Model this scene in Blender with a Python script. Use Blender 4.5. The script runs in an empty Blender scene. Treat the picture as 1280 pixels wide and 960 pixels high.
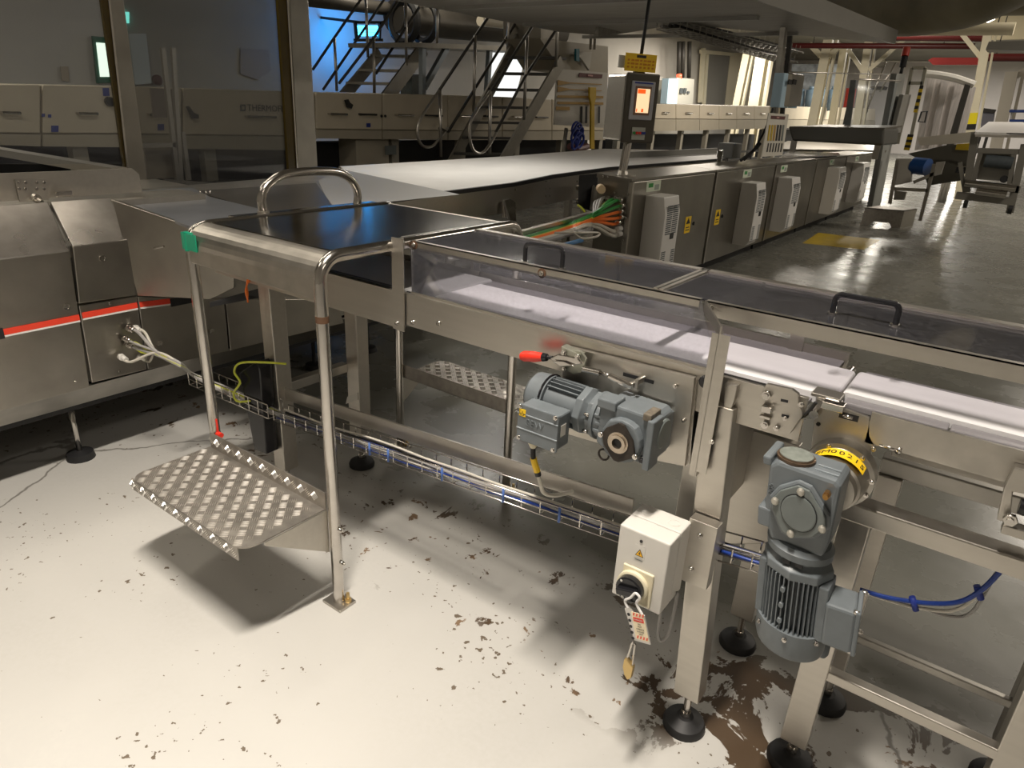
import bpy, bmesh, math, random
from mathutils import Vector, Matrix
V = Vector
random.seed(7)
C = bpy.context.scene.collection
# ------------------------------------------------------------ camera
FPX, PITCH, ROLL, YAW, CAMZ = 850.0, .3878, -.0512, -.6165, 1.6
_f = V((math.sin(YAW)*math.cos(PITCH), math.cos(YAW)*math.cos(PITCH), -math.sin(PITCH)))
_r = V((math.cos(YAW), -math.sin(YAW), 0)); _d = _f.cross(_r)
RT = math.cos(ROLL)*_r + math.sin(ROLL)*_d
DN = -math.sin(ROLL)*_r + math.cos(ROLL)*_d
cd = bpy.data.cameras.new('camera'); cam = bpy.data.objects.new('camera', cd); C.objects.link(cam)
cd.sensor_fit = 'HORIZONTAL'; cd.sensor_width = 36; cd.lens = 36*FPX/1280; cd.clip_start = .05; cd.clip_end = 200
m = Matrix((RT, -DN, -_f)).transposed().to_4x4(); m.translation = V((0, 0, CAMZ)); cam.matrix_world = m
bpy.context.scene.camera = cam

def P(u, v, x=None, y=None, z=None):
    """point of the room seen at photo position u,v on a known plane (used to take measurements)"""
    d = RT*((u-640)/FPX) + DN*((v-480)/FPX) + _f
    t = (z-CAMZ)/d.z if z is not None else (y/d.y if y is not None else x/d.x)
    return V((0, 0, CAMZ)) + d*t

# ------------------------------------------------------------ world, exposure
sc = bpy.context.scene
sc.view_settings.view_transform = 'Standard'; sc.view_settings.look = 'None'
sc.view_settings.gamma = 1; sc.view_settings.exposure = 0.22; sc.view_settings.use_curve_mapping = False
w = bpy.data.worlds.new('world'); sc.world = w; w.use_nodes = True
w.node_tree.nodes['Background'].inputs[0].default_value = (.9, .95, 1, 1)
w.node_tree.nodes['Background'].inputs[1].default_value = .3

def area(name, loc, sx, sy, power, col=(1, .87, .68), rot=(0, 0, 0)):
    l = bpy.data.lights.new(name, 'AREA'); l.shape = 'RECTANGLE'; l.size = sx; l.size_y = sy; l.energy = power; l.color = col
    o = bpy.data.objects.new(name, l); C.objects.link(o); o.location = loc; o.rotation_euler = rot; return o
WARM = (1, .90, .77)
key = area('ceiling_lamp_and_fill', (-.72, .42, 4.3), .16, .9, 98, (1, .91, .80), (-.10, .12, 0)); key.data.spread = math.radians(105)
area('ceiling_lamp_and_fill', (-4.2, -1.8, 4.9), .5, 1.5, 26, WARM)  # added fill light over the near left, no known fixture
area('ceiling_lamp_and_fill', (4.6, -1.6, 4.9), .5, 1.8, 40, WARM)  # added fill, set so that lit walls reflect in the near steel
area('ceiling_lamp_and_fill', (2.6, 8.5, 4.9), .4, 1.5, 140, WARM)
area('ceiling_lamp_and_fill', (1.9, 16, 4.9), .4, 1.5, 250, WARM)
area('ceiling_lamp_and_fill', (-4.6, 20, 4.9), .4, 3, 300, WARM)
area('ceiling_lamp_and_fill', (-11.5, 30, 4.8), .4, 5, 520, WARM)
area('ceiling_lamp_and_fill', (-5.5, 35, 4.9), .4, 5, 850, (1, .93, .8))
area('ceiling_lamp_and_fill', (-3.0, 42, 4.9), .4, 6, 520, (1, .95, .88))  # added light to brighten the far wall
area('ceiling_lamp_and_fill', (-4.6, 1.6, 4.9), .4, 2.2, 34, (1, .90, .75))
area('added_belt_fill_light', (-4.4, 5.6, 2.52), .2, 1.6, 26, (1, .94, .85))  # added fill under the gantry to brighten the wide belt, no known lamp
area('ceiling_lamp_and_fill', (-9.8, 1.5, 4.9), .4, 2.5, 110, (1, .9, .74))
area('ceiling_lamp_and_fill', (-11.3, 12, 4.9), .4, 2.5, 60, (1, .9, .74))

# ------------------------------------------------------------ materials
MATS = {}
def mat(name, col, rough=.5, metal=0.0, noise=0.0, nscale=8.0, stretch=(1, 1, 1), bump=0.0, spec=.5, emit=None, estr=0, col2=None, rvar=0.0):
    if name in MATS: return MATS[name]
    m = bpy.data.materials.new(name); m.use_nodes = True; nt = m.node_tree; b = nt.nodes['Principled BSDF']
    b.inputs['Base Color'].default_value = (*col, 1); b.inputs['Roughness'].default_value = rough; b.inputs['Metallic'].default_value = metal
    b.inputs['Specular IOR Level'].default_value = spec
    if emit: b.inputs['Emission Color'].default_value = (*emit, 1); b.inputs['Emission Strength'].default_value = estr
    if noise or bump or col2 or rvar:
        tc = nt.nodes.new('ShaderNodeTexCoord'); mp = nt.nodes.new('ShaderNodeMapping'); mp.inputs['Scale'].default_value = stretch
        nz = nt.nodes.new('ShaderNodeTexNoise'); nz.inputs['Scale'].default_value = nscale; nz.inputs['Detail'].default_value = 5
        nt.links.new(tc.outputs['Object'], mp.inputs[0]); nt.links.new(mp.outputs[0], nz.inputs['Vector'])
        cr = nt.nodes.new('ShaderNodeValToRGB'); cr.color_ramp.elements[0].position = .32; cr.color_ramp.elements[1].position = .68
        a = col2 or tuple(c*(1-noise) for c in col)
        cr.color_ramp.elements[0].color = (*a, 1); cr.color_ramp.elements[1].color = (*col, 1)
        nt.links.new(nz.outputs['Fac'], cr.inputs[0]); nt.links.new(cr.outputs[0], b.inputs['Base Color'])
        if bump:
            bp_ = nt.nodes.new('ShaderNodeBump'); bp_.inputs['Strength'].default_value = bump; bp_.inputs['Distance'].default_value = .002
            nt.links.new(nz.outputs['Fac'], bp_.inputs['Height']); nt.links.new(bp_.outputs[0], b.inputs['Normal'])
        if rvar:
            n2 = nt.nodes.new('ShaderNodeTexNoise'); n2.inputs['Scale'].default_value = nscale*.35; n2.inputs['Detail'].default_value = 3
            nt.links.new(tc.outputs['Object'], n2.inputs['Vector'])
            mr = nt.nodes.new('ShaderNodeMapRange'); mr.inputs['To Min'].default_value = max(.02, rough-rvar); mr.inputs['To Max'].default_value = rough+rvar
            nt.links.new(n2.outputs['Fac'], mr.inputs[0]); nt.links.new(mr.outputs[0], b.inputs['Roughness'])
    MATS[name] = m; return m

STEEL = mat('brushed_steel', (.54, .51, .46), .36, 1, .22, 14, (1, 1, 1), .15, rvar=.10)
STEELX = mat('brushed_steel_fine', (.53, .50, .45), .38, 1, .06, 60, (.05, 1, 1), .03, rvar=.08)
STEELD = mat('dull_steel_sheet', (.48, .46, .42), .40, 1, .25, 7, (1, 1, 1), .1, rvar=.1)
POLISH = mat('polished_steel', (.60, .57, .53), .18, 1, .12, 20, rvar=.06)
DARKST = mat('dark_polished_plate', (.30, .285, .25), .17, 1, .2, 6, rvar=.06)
CAB = mat('cabinet_steel', (.36, .34, .30), .32, 1, .15, 4, rvar=.06)
ALU = mat('tread_aluminium', (.46, .43, .39), .5, 1, .25, 30, rvar=.1)
RIB = mat('tread_rib_aluminium', (.92, .89, .84), .38, 1, .1, 40)
GREY = mat('grey_machine_paint', (.145, .165, .178), .38, 0, .15, 25, bump=.1)
GREYD = mat('dark_grey_paint', (.07, .085, .095), .45, 0, .2, 25)
GREYC = mat('cover_grey_green', (.15, .17, .165), .4, 0, .15, 20)
RUST = mat('rusty_black_iron', (.045, .035, .028), .55, .3, .5, 40)
BLACK = mat('black_rubber', (.012, .012, .013), .55)
BLKG = mat('black_gloss', (.012, .012, .014), .22)
WHITE = mat('white_plastic', (.62, .60, .56), .35)
ACW = mat('cooler_white', (.72, .70, .67), .4)
CREAMP = mat('cream_plastic', (.70, .64, .47), .35)
BELT = mat('white_belt', (.78, .77, .78), .42, 0, .08, 3, (1, 6, 1), 0, rvar=.05)
BELTG = mat('wide_white_belt', (.72, .71, .69), .42, 0, .08, 3)
GREYBELT = mat('grey_sheet_and_shaded_belt', (.34, .34, .34), .5, .0)
RAILG = mat('grey_rail_plastic', (.21, .20, .21), .35, 0, .1, 9)
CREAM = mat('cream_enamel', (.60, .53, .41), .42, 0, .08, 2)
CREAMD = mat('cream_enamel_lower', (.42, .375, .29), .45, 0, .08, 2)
WALLM = mat('painted_wall', (.50, .48, .44), .7, 0, .12, .8)
WALLW = mat('white_painted_wall', (.78, .73, .69), .7, 0, .08, .6)
CEIL = mat('ceiling_paint', (.30, .28, .235), .8, 0, .15, .6)
DUCT = mat('olive_duct_wrap', (.30, .27, .19), .6, 0, .35, 1.5, bump=.4)
GANT = mat('gantry_grey', (.30, .29, .265), .5, .2, .1, 2)
GANTU = mat('gantry_underside', (.32, .30, .26), .5, .3, .3, 6, (.3, 6, 1))
STAIRM = mat('stair_steel', (.36, .34, .30), .4, .8, .15, 6)
RAILM = mat('rail_steel', (.60, .57, .53), .35, 1)
RAILK = mat('dark_rail', (.05, .047, .042), .5, .3)
REDP = mat('red_pipe_paint', (.085, .008, .007), .4)
RED = mat('bright_red', (.72, .035, .018), .35)
REDST = mat('red_stripe', (.75, .06, .03), .3)
SILST = mat('silver_stripe', (.75, .72, .70), .3)
ORANGE = mat('orange_cable', (.85, .18, .02), .4)
GRN = mat('green_cable', (.03, .26, .05), .4)
GRNT = mat('green_tape', (.005, .27, .15), .3)
YGRN = mat('yellow_green_cable', (.55, .60, .05), .4)
BLUE = mat('blue_cable', (.01, .04, .24), .4)
WCAB = mat('pale_cable', (.58, .55, .48), .4)
GCAB = mat('grey_cable', (.32, .31, .30), .4)
YEL = mat('yellow_label', (.90, .58, .01), .4)
YELP = mat('yellow_paint', (.55, .38, .01), .35, 0, .25, 6)
BRASS = mat('brass', (.62, .45, .20), .35, .8)
CREAMCOL = mat('column_cream', (.80, .74, .56), .5, 0, .1, 2)
SHUT = mat('shutter_grey', (.30, .29, .26), .5, .3)
LUM = mat('lamp_tube', (1, 1, 1), .5, emit=(1, .93, .78), estr=9)
DAY = mat('daylight_pane', (1, 1, 1), .5, emit=(.85, 1, .80), estr=1.0)
COLD = mat('cold_daylight_opening', (1, 1, 1), .5, emit=(.93, .98, 1), estr=.75)
UVB = mat('uv_tube', (0, .4, 1), .5, emit=(.05, .55, 1), estr=6)
SCREEN = mat('screen_glow', (.9, .7, .4), .3, emit=(1, .70, .40), estr=.8)
SCRED = mat('screen_red', (.9, .1, .02), .3, emit=(1, .10, .01), estr=.9)
GREENFR = mat('green_frame', (.0, .10, .055), .4)
AMBER = mat('amber_seal', (.075, .050, .006), .25)
CURT = mat('clear_strip_curtain', (.62, .58, .56), .25, 0, .25, 5, (8, 8, .6))
PALEBLUE = mat('pale_blue_board', (.45, .62, .75), .45)
WOODB = mat('brown_grime', (.10, .05, .025), .6)
NAVY = mat('navy_plastic', (.015, .035, .25), .45)
TEAL = mat('teal_plastic', (.01, .16, .22), .4)

def acrylic(name, tint, haze, gl=.12):
    m = bpy.data.materials.new(name); m.use_nodes = True; nt = m.node_tree
    for n in list(nt.nodes): nt.nodes.remove(n)
    out = nt.nodes.new('ShaderNodeOutputMaterial'); tr = nt.nodes.new('ShaderNodeBsdfTransparent'); tr.inputs[0].default_value = (*tint, 1)
    g = nt.nodes.new('ShaderNodeBsdfGlossy'); g.inputs['Roughness'].default_value = .06
    di = nt.nodes.new('ShaderNodeBsdfDiffuse'); di.inputs[0].default_value = (.62, .62, .70, 1)
    fr = nt.nodes.new('ShaderNodeFresnel'); fr.inputs[0].default_value = 1.49
    # scuffs: fine scratches that turn the sheet slightly milky
    tc = nt.nodes.new('ShaderNodeTexCoord'); mp = nt.nodes.new('ShaderNodeMapping'); mp.inputs['Scale'].default_value = (14, 14, 22)
    nz = nt.nodes.new('ShaderNodeTexNoise'); nz.inputs['Scale'].default_value = 7; nz.inputs['Detail'].default_value = 7; nz.inputs['Roughness'].default_value = .7
    mr = nt.nodes.new('ShaderNodeMapRange'); mr.inputs['From Min'].default_value = .42; mr.inputs['From Max'].default_value = .75
    mr.inputs['To Min'].default_value = haze*.6; mr.inputs['To Max'].default_value = min(1, haze*2.0)
    nt.links.new(tc.outputs['Object'], mp.inputs[0]); nt.links.new(mp.outputs[0], nz.inputs['Vector']); nt.links.new(nz.outputs['Fac'], mr.inputs[0])
    m1 = nt.nodes.new('ShaderNodeMixShader'); m2 = nt.nodes.new('ShaderNodeMixShader')
    nt.links.new(mr.outputs[0], m1.inputs[0]); nt.links.new(tr.outputs[0], m1.inputs[1]); nt.links.new(di.outputs[0], m1.inputs[2])
    nt.links.new(fr.outputs[0], m2.inputs[0]); nt.links.new(m1.outputs[0], m2.inputs[1]); nt.links.new(g.outputs[0], m2.inputs[2])
    nt.links.new(m2.outputs[0], out.inputs[0]); return m
ACRYL = acrylic('scuffed_acrylic', (.96, .96, .98), .045)
ACRYD = acrylic('smoky_acrylic_lid', (.86, .85, .88), .05)
GLASS = acrylic('enclosure_glazing', (.62, .63, .62), .05)
GLASC = acrylic('clear_glazing', (.93, .95, .97), .03)

def floor_mat():
    m = bpy.data.materials.new('painted_concrete'); m.use_nodes = True; nt = m.node_tree; L = nt.links; b = nt.nodes['Principled BSDF']
    N = nt.nodes.new
    tc = N('ShaderNodeTexCoord')
    def noise(s, d=6, r=.6, off=0, dist=0):
        mp = N('ShaderNodeMapping'); mp.inputs['Location'].default_value = (off, off*.7, 0); L.new(tc.outputs['Object'], mp.inputs[0])
        n = N('ShaderNodeTexNoise'); n.inputs['Scale'].default_value = s; n.inputs['Detail'].default_value = d; n.inputs['Roughness'].default_value = r; n.inputs['Distortion'].default_value = dist
        L.new(mp.outputs[0], n.inputs['Vector']); return n.outputs['Fac']
    def ramp(src, a, b_):
        r = N('ShaderNodeMapRange'); r.inputs['From Min'].default_value = a; r.inputs['From Max'].default_value = b_; L.new(src, r.inputs[0]); return r.outputs[0]
    def math_(op, a, b_):
        n = N('ShaderNodeMath'); n.operation = op
        for i, s in enumerate((a, b_)):
            if isinstance(s, (int, float)): n.inputs[i].default_value = s
            else: L.new(s, n.inputs[i])
        return n.outputs[0]
    def mix(f, a, b_):
        n = N('ShaderNodeMix'); n.data_type = 'RGBA'; L.new(f, n.inputs[0])
        for i, s in ((6, a), (7, b_)):
            if isinstance(s, tuple): n.inputs[i].default_value = (*s, 1)
            else: L.new(s, n.inputs[i])
        return n.outputs[2]
    base = mix(ramp(noise(1.3), .35, .65), (.45, .44, .41), (.50, .49, .46))
    base = mix(ramp(noise(60, 3), .3, .7), base, (.475, .465, .44))
    # blotches of lost paint, denser along the conveyor line
    sx = N('ShaderNodeSeparateXYZ'); L.new(tc.outputs['Object'], sx.inputs[0])
    band = math_('SUBTRACT', 1.0, math_('MINIMUM', math_('MULTIPLY', math_('ABSOLUTE', math_('SUBTRACT', sx.outputs[1], 1.75), 0), 1.3), 1.0))
    chip = ramp(math_('ADD', noise(11, 7, .62, 3, .4), math_('MULTIPLY', band, .10)), .715, .73)
    chipc = mix(ramp(noise(6, 3, .5, 9), .4, .6), (.075, .045, .024), (.20, .13, .075))
    base = mix(chip, base, chipc)
    dots = ramp(math_('ADD', noise(38, 3, .5, 5), math_('MULTIPLY', noise(2.2, 2, .5, 8), .35)), .87, .885)
    base = mix(dots, base, (.13, .10, .07))
    # big puddle-like stains round the machine feet
    nearx = math_('SUBTRACT', 1.0, math_('MINIMUM', math_('MULTIPLY', math_('ABSOLUTE', math_('ADD', sx.outputs[0], .15), 0), 1.2), 1.0))
    stain = math_('MULTIPLY', ramp(math_('ADD', noise(4.4, 6, .65, 12, .5), math_('MULTIPLY', nearx, .13)), .62, .635), ramp(band, .42, .6))
    base = mix(stain, base, (.07, .043, .022))
    # hairline crack
    vo = N('ShaderNodeTexVoronoi'); vo.feature = 'DISTANCE_TO_EDGE'; vo.inputs['Scale'].default_value = .42
    dv = N('ShaderNodeVectorMath'); dv.operation = 'ADD'; nzc = N('ShaderNodeTexNoise'); nzc.inputs['Scale'].default_value = 3; nzc.inputs['Detail'].default_value = 5
    L.new(tc.outputs['Object'], nzc.inputs['Vector']); L.new(tc.outputs['Object'], dv.inputs[0])
    sc_ = N('ShaderNodeVectorMath'); sc_.operation = 'SCALE'; sc_.inputs['Scale'].default_value = .22; L.new(nzc.outputs['Color'], sc_.inputs[0]); L.new(sc_.outputs[0], dv.inputs[1])
    L.new(dv.outputs[0], vo.inputs['Vector'])
    crack = N('ShaderNodeMapRange'); crack.inputs['From Min'].default_value = .0012; crack.inputs['From Max'].default_value = .0035; crack.inputs['To Min'].default_value = .75; crack.inputs['To Max'].default_value = 0
    L.new(vo.outputs['Distance'], crack.inputs[0]); base = mix(crack.outputs[0], base, (.10, .09, .075))
    # beyond the line: worn green-grey coating, darkened further to paint in the conveyor shade
    far = ramp(math_('ADD', sx.outputs[1], math_('MULTIPLY', noise(2, 3), .3)), 1.95, 2.2)
    base = mix(far, base, mix(ramp(noise(1.1, 5, .6, 4), .3, .7), (.135, .135, .117), (.185, .183, .16)))
    L.new(base, b.inputs['Base Color'])
    ro = N('ShaderNodeMapRange'); ro.inputs['To Min'].default_value = .55; ro.inputs['To Max'].default_value = .27; L.new(far, ro.inputs[0])
    rr = math_('ADD', ro.outputs[0], math_('MULTIPLY', math_('SUBTRACT', noise(2.5, 5, .6, 2), .5), .35)); L.new(rr, b.inputs['Roughness'])
    bu = N('ShaderNodeBump'); bu.inputs['Strength'].default_value = .25; bu.inputs['Distance'].default_value = .003
    h = math_('SUBTRACT', noise(7, 5, .6, 1), math_('MULTIPLY', chip, .6)); L.new(h, bu.inputs['Height']); L.new(bu.outputs[0], b.inputs['Normal'])
    return m
FLOOR = floor_mat()

# ------------------------------------------------------------ mesh helpers
ORG = {}
def org(p): return ORG.get(p.name, V((0, 0, 0))) if p else V((0, 0, 0))

class MB:
    def __init__(s): s.v = []; s.f = []; s.sm = []
    def add(s, vs, fs, smooth=False):
        n = len(s.v); s.v += [V(a) for a in vs]; s.f += [tuple(i+n for i in f) for f in fs]; s.sm += [smooth]*len(fs); return s
    def box(s, a, b):
        x0, x1 = sorted((a[0], b[0])); y0, y1 = sorted((a[1], b[1])); z0, z1 = sorted((a[2], b[2]))
        return s.add([(x0, y0, z0), (x1, y0, z0), (x1, y1, z0), (x0, y1, z0), (x0, y0, z1), (x1, y0, z1), (x1, y1, z1), (x0, y1, z1)],
                     [(3, 2, 1, 0), (4, 5, 6, 7), (0, 1, 5, 4), (1, 2, 6, 5), (2, 3, 7, 6), (3, 0, 4, 7)])
    def obox(s, c, ax, ay, az):          # centre and three half-extent vectors
        c, ax, ay, az = V(c), V(ax), V(ay), V(az)
        vs = [c+sx*ax+sy*ay+sz*az for sz in (-1, 1) for sx, sy in ((-1, -1), (1, -1), (1, 1), (-1, 1))]
        return s.add(vs, [(3, 2, 1, 0), (4, 5, 6, 7), (0, 1, 5, 4), (1, 2, 6, 5), (2, 3, 7, 6), (3, 0, 4, 7)])
    def bar(s, p, q, w=.04, h=.04, up=(0, 0, 1)):
        p, q = V(p), V(q); d = (q-p).normalized(); u = V(up)
        if abs(d.dot(u)) > .95: u = V((0, 1, 0))
        a = d.cross(u).normalized(); b = a.cross(d)
        return s.obox((p+q)/2, (q-p)/2, a*w/2, b*h/2)
    def prism(s, pts, ext):              # polygon swept along ext
        pts = [V(p) for p in pts]; e = V(ext); n = len(pts)
        nrm = V((0, 0, 0))
        for i in range(n): nrm += (pts[i]).cross(pts[(i+1) % n])
        if nrm.dot(e) > 0: pts = pts[::-1]
        return s.add(pts+[p+e for p in pts], [tuple(range(n)), tuple(range(2*n-1, n-1, -1))]+[(i+n, (i+1) % n+n, (i+1) % n, i) for i in range(n)])
    def tube(s, pts, r, n=10, closed=False, caps=True):
        pts = [V(p) for p in pts]; m = len(pts); rings = []; prev = None
        for i, p in enumerate(pts):
            if closed: d = (pts[(i+1) % m]-pts[i-1])
            else: d = pts[min(i+1, m-1)]-pts[max(i-1, 0)]
            d.normalize()
            if prev is None:
                u = V((0, 0, 1)) if abs(d.z) < .9 else V((1, 0, 0)); a = d.cross(u).normalized()
            else: a = (prev-d*prev.dot(d)).normalized()
            prev = a; b = d.cross(a); rr = r[i] if isinstance(r, (list, tuple)) else r
            rings.append([p+rr*(math.cos(2*math.pi*k/n)*a+math.sin(2*math.pi*k/n)*b) for k in range(n)])
        vs = [q for rg in rings for q in rg]; fs = []
        for i in range(m if closed else m-1):
            j = (i+1) % m
            fs += [(i*n+k, i*n+(k+1) % n, j*n+(k+1) % n, j*n+k) for k in range(n)]
        s.add(vs, fs, True)
        if caps and not closed:
            b0 = len(s.v)-len(vs)
            s.f += [tuple(b0+k for k in range(n))[::-1], tuple(b0+(m-1)*n+k for k in range(n))]; s.sm += [False, False]
        return s
    def cyl(s, p, q, r, n=20, r2=None):
        p, q = V(p), V(q); d = (q-p).normalized(); u = V((0, 0, 1)) if abs(d.z) < .9 else V((1, 0, 0)); a = d.cross(u).normalized(); b = d.cross(a); r2 = r if r2 is None else r2
        A = [p+r*(math.cos(2*math.pi*k/n)*a+math.sin(2*math.pi*k/n)*b) for k in range(n)]
        B = [q+r2*(math.cos(2*math.pi*k/n)*a+math.sin(2*math.pi*k/n)*b) for k in range(n)]
        s.add(A+B, [(k, (k+1) % n, (k+1) % n+n, k+n) for k in range(n)], True)
        b0 = len(s.v)-2*n; s.f += [tuple(b0+k for k in range(n))[::-1], tuple(b0+n+k for k in range(n))]; s.sm += [False, False]; return s
    def lathe(s, p, d, prof, n=24):      # profile of (distance along d, radius)
        p, d = V(p), V(d).normalized(); u = V((0, 0, 1)) if abs(d.z) < .9 else V((1, 0, 0)); a = d.cross(u).normalized(); b = d.cross(a)
        vs = [p+d*t+r*(math.cos(2*math.pi*k/n)*a+math.sin(2*math.pi*k/n)*b) for t, r in prof for k in range(n)]
        fs = [(i*n+k, i*n+(k+1) % n, (i+1)*n+(k+1) % n, (i+1)*n+k) for i in range(len(prof)-1) for k in range(n)]
        s.add(vs, fs, True); b0 = len(s.v)-len(vs); m = len(prof)
        s.f += [tuple(b0+k for k in range(n))[::-1], tuple(b0+(m-1)*n+k for k in range(n))]; s.sm += [False, False]; return s
    def build(s, name, material, parent=None, bev=0.0, label=None, kind=None, sharp=35):
        o0 = org(parent)
        me = bpy.data.meshes.new(name); me.from_pydata([tuple(v-o0) for v in s.v], [], s.f); me.materials.append(material)
        for p_, sm in zip(me.polygons, s.sm): p_.use_smooth = sm
        bm = bmesh.new(); bm.from_mesh(me); bmesh.ops.recalc_face_normals(bm, faces=bm.faces)
        for e in bm.edges:
            if len(e.link_faces) == 2 and e.calc_face_angle(0) > math.radians(sharp): e.smooth = False
        bm.to_mesh(me); bm.free()
        o = bpy.data.objects.new(name, me); C.objects.link(o)
        if parent: o.parent = parent
        ORG[o.name] = o0
        if bev:
            b = o.modifiers.new('bevel', 'BEVEL'); b.width = bev; b.segments = 2; b.limit_method = 'ANGLE'; b.angle_limit = math.radians(40)
        if label: o['label'] = label
        if kind: o['kind'] = kind
        return o

def thing(name, loc, label, cat, group=None):
    o = bpy.data.objects.new(name, None); C.objects.link(o); o.location = loc; o.empty_display_size = .1
    ORG[o.name] = V(loc); o['label'] = label; o['category'] = cat
    if group: o['group'] = group
    return o
def tag(o, label, cat, group=None):
    o['label'] = label; o['category'] = cat
    if group: o['group'] = group
    return o
def structure(o): o['kind'] = 'structure'; return o
def copy_tree(o, delta, label=None, parent=None):
    c = o.copy(); C.objects.link(c)
    if parent: c.parent = parent
    else: c.location = o.location+V(delta)
    if label: c['label'] = label
    for ch in list(o.children): copy_tree(ch, (0, 0, 0), None, c)
    return c
def text(name, s, size, pos, right, up, material, parent=None, ext=.0004, align='CENTER'):
    """flat print or raised lettering: right and up are the directions of the line of text"""
    cu = bpy.data.curves.new(name, 'FONT'); cu.body = s; cu.size = size; cu.extrude = ext; cu.align_x = align; cu.align_y = 'CENTER'; cu.resolution_u = 2
    t = bpy.data.objects.new(name, cu); C.objects.link(t); dg = bpy.context.evaluated_depsgraph_get(); dg.update()
    me = bpy.data.meshes.new_from_object(t.evaluated_get(dg)); bpy.data.objects.remove(t); bpy.data.curves.remove(cu)
    r, u = V(right).normalized(), V(up).normalized(); u = (u-r*u.dot(r)).normalized(); n = r.cross(u)
    mt = Matrix((r, u, n)).transposed().to_4x4(); mt.translation = V(pos)-org(parent); me.transform(mt)
    me.materials.clear(); me.materials.append(material)
    o = bpy.data.objects.new(name, me); C.objects.link(o)
    if parent: o.parent = parent
    ORG[o.name] = org(parent); return o
def arc(c, a, b, r, t0, t1, n=8):        # circle arc in plane a,b
    c, a, b = V(c), V(a), V(b); return [c+r*(math.cos(t0+(t1-t0)*i/n)*a+math.sin(t0+(t1-t0)*i/n)*b) for i in range(n+1)]
def smooth_path(pts, n=6):
    pts = [V(p) for p in pts]; out = []
    for i in range(len(pts)-1):
        p0 = pts[max(i-1, 0)]; p1 = pts[i]; p2 = pts[i+1]; p3 = pts[min(i+2, len(pts)-1)]
        for k in range(n):
            t = k/n; out.append(.5*((2*p1)+(-p0+p2)*t+(2*p0-5*p1+4*p2-p3)*t*t+(-p0+3*p1-3*p2+p3)*t**3))
    return out+[pts[-1]]
def bolt(par, p, d, r=.007, h=.006, m=POLISH, name='bolt'):
    d = V(d).normalized(); return MB().cyl(V(p), V(p)+d*h, r, 6).cyl(V(p)+d*h, V(p)+d*(h+.004), r*.55, 8).build(name, m, par)

# ------------------------------------------------------------ room
structure(MB().box((-15, -4, -.1), (7, 50, 0)).build('floor', FLOOR))
structure(MB().box((-15, -4, 5.2), (7, 50, 5.3)).build('ceiling', CEIL))
structure(MB().box((-15.2, -4, 0), (-15, 50, 5.2)).build('wall_left', WALLM))
structure(MB().box((7, -4, 0), (7.2, 50, 5.2)).build('wall_right', WALLM))
structure(MB().box((-15, 50, 0), (7, 50.2, 5.2)).build('wall_far', WALLW))
structure(MB().box((-15, -4.2, 0), (7, -4, 5.2)).build('wall_near', WALLM))

# ------------------------------------------------------------ conveyor with the clear guard (nearest the camera)
def foot(par, x, y, zt, r=.058, stem=.010):
    f = MB().lathe((x, y, 0), (0, 0, 1), [(0, r), (.012, r*1.02), (.024, r*.92), (.034, r*.55), (.038, r*.4)]).build('foot', BLACK, par)
    MB().cyl((x, y, .03), (x, y, zt), stem, 12).cyl((x, y, .03), (x, y, .055), stem*1.5, 6).build('stem', POLISH, f if par else None)
    return f
c1 = thing('belt_conveyor', (-1.3, 1.6, 0), 'steel belt conveyor with clear guard beneath the crossing platform, white belt and grey side motor', 'conveyor')
MB().box((-2.52, 1.472, .928), (-1.478, 1.484, 1.048)).build('side_plate', STEELX, c1, .001)
MB().box((-1.474, 1.470, .946), (-.262, 1.482, 1.050)).box((-1.474, 1.482, .946), (-.262, 1.50, .95)).build('side_plate', STEELX, c1, .001)
MB().box((-2.52, 1.885, .93), (-.262, 1.897, 1.045)).build('side_plate', STEELX, c1)
MB().box((-2.52, 1.484, 1.010), (-.27, 1.565, 1.022)).build('slider_rail', RAILG, c1)
MB().box((-2.52, 1.785, 1.010), (-.27, 1.884, 1.022)).build('slider_rail', RAILG, c1)
MB().box((-2.52, 1.482, 1.022), (-1.49, 1.492, 1.056)).box((-1.47, 1.483, 1.022), (-.3, 1.488, 1.052)).build('edge_strip', BLACK, c1)
# belt loop: flat run with a rounded nose
def belt_loop(x0, x1, y0, y1, zt, r, name, par, m=BELT, t=.004):
    pr = []
    for k in range(9): a = math.pi/2-math.pi*k/8; pr.append((x1-r+r*math.cos(a), zt-r+r*math.sin(a)))
    for k in range(9): a = -math.pi/2-math.pi*k/8; pr.append((x0+r+r*math.cos(a), zt-r+r*math.sin(a)))
    return MB().prism([(x, y0, z) for x, z in pr], (0, y1-y0, 0)).build(name, m, par, sharp=60)
belt_loop(-1.42, -.222, 1.556, 1.775, 1.036, .012, 'belt', c1)
belt_loop(-2.60, -1.425, 1.50, 1.86, 1.034, .010, 'infeed_belt', c1, GREYBELT)['label'] = 'infeed belt under the platform, its shade painted in as grey'  # belt colour greyed to paint in the shade of the platform
for x in (-2.2, -1.6, -1.0, -.45): MB().box((x-.015, 1.484, .955), (x+.015, 1.885, .985)).build('cross_member', STEELD, c1)
for u, v in ((517, 402.5), (549, 404)):
    bolt(c1, P(u, v, y=1.470), (0, -1, 0), .008, .006)
for u, v in ((372, 345), (378, 358)): bolt(c1, P(u, v, y=1.472), (0, -1, 0), .007)
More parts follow.
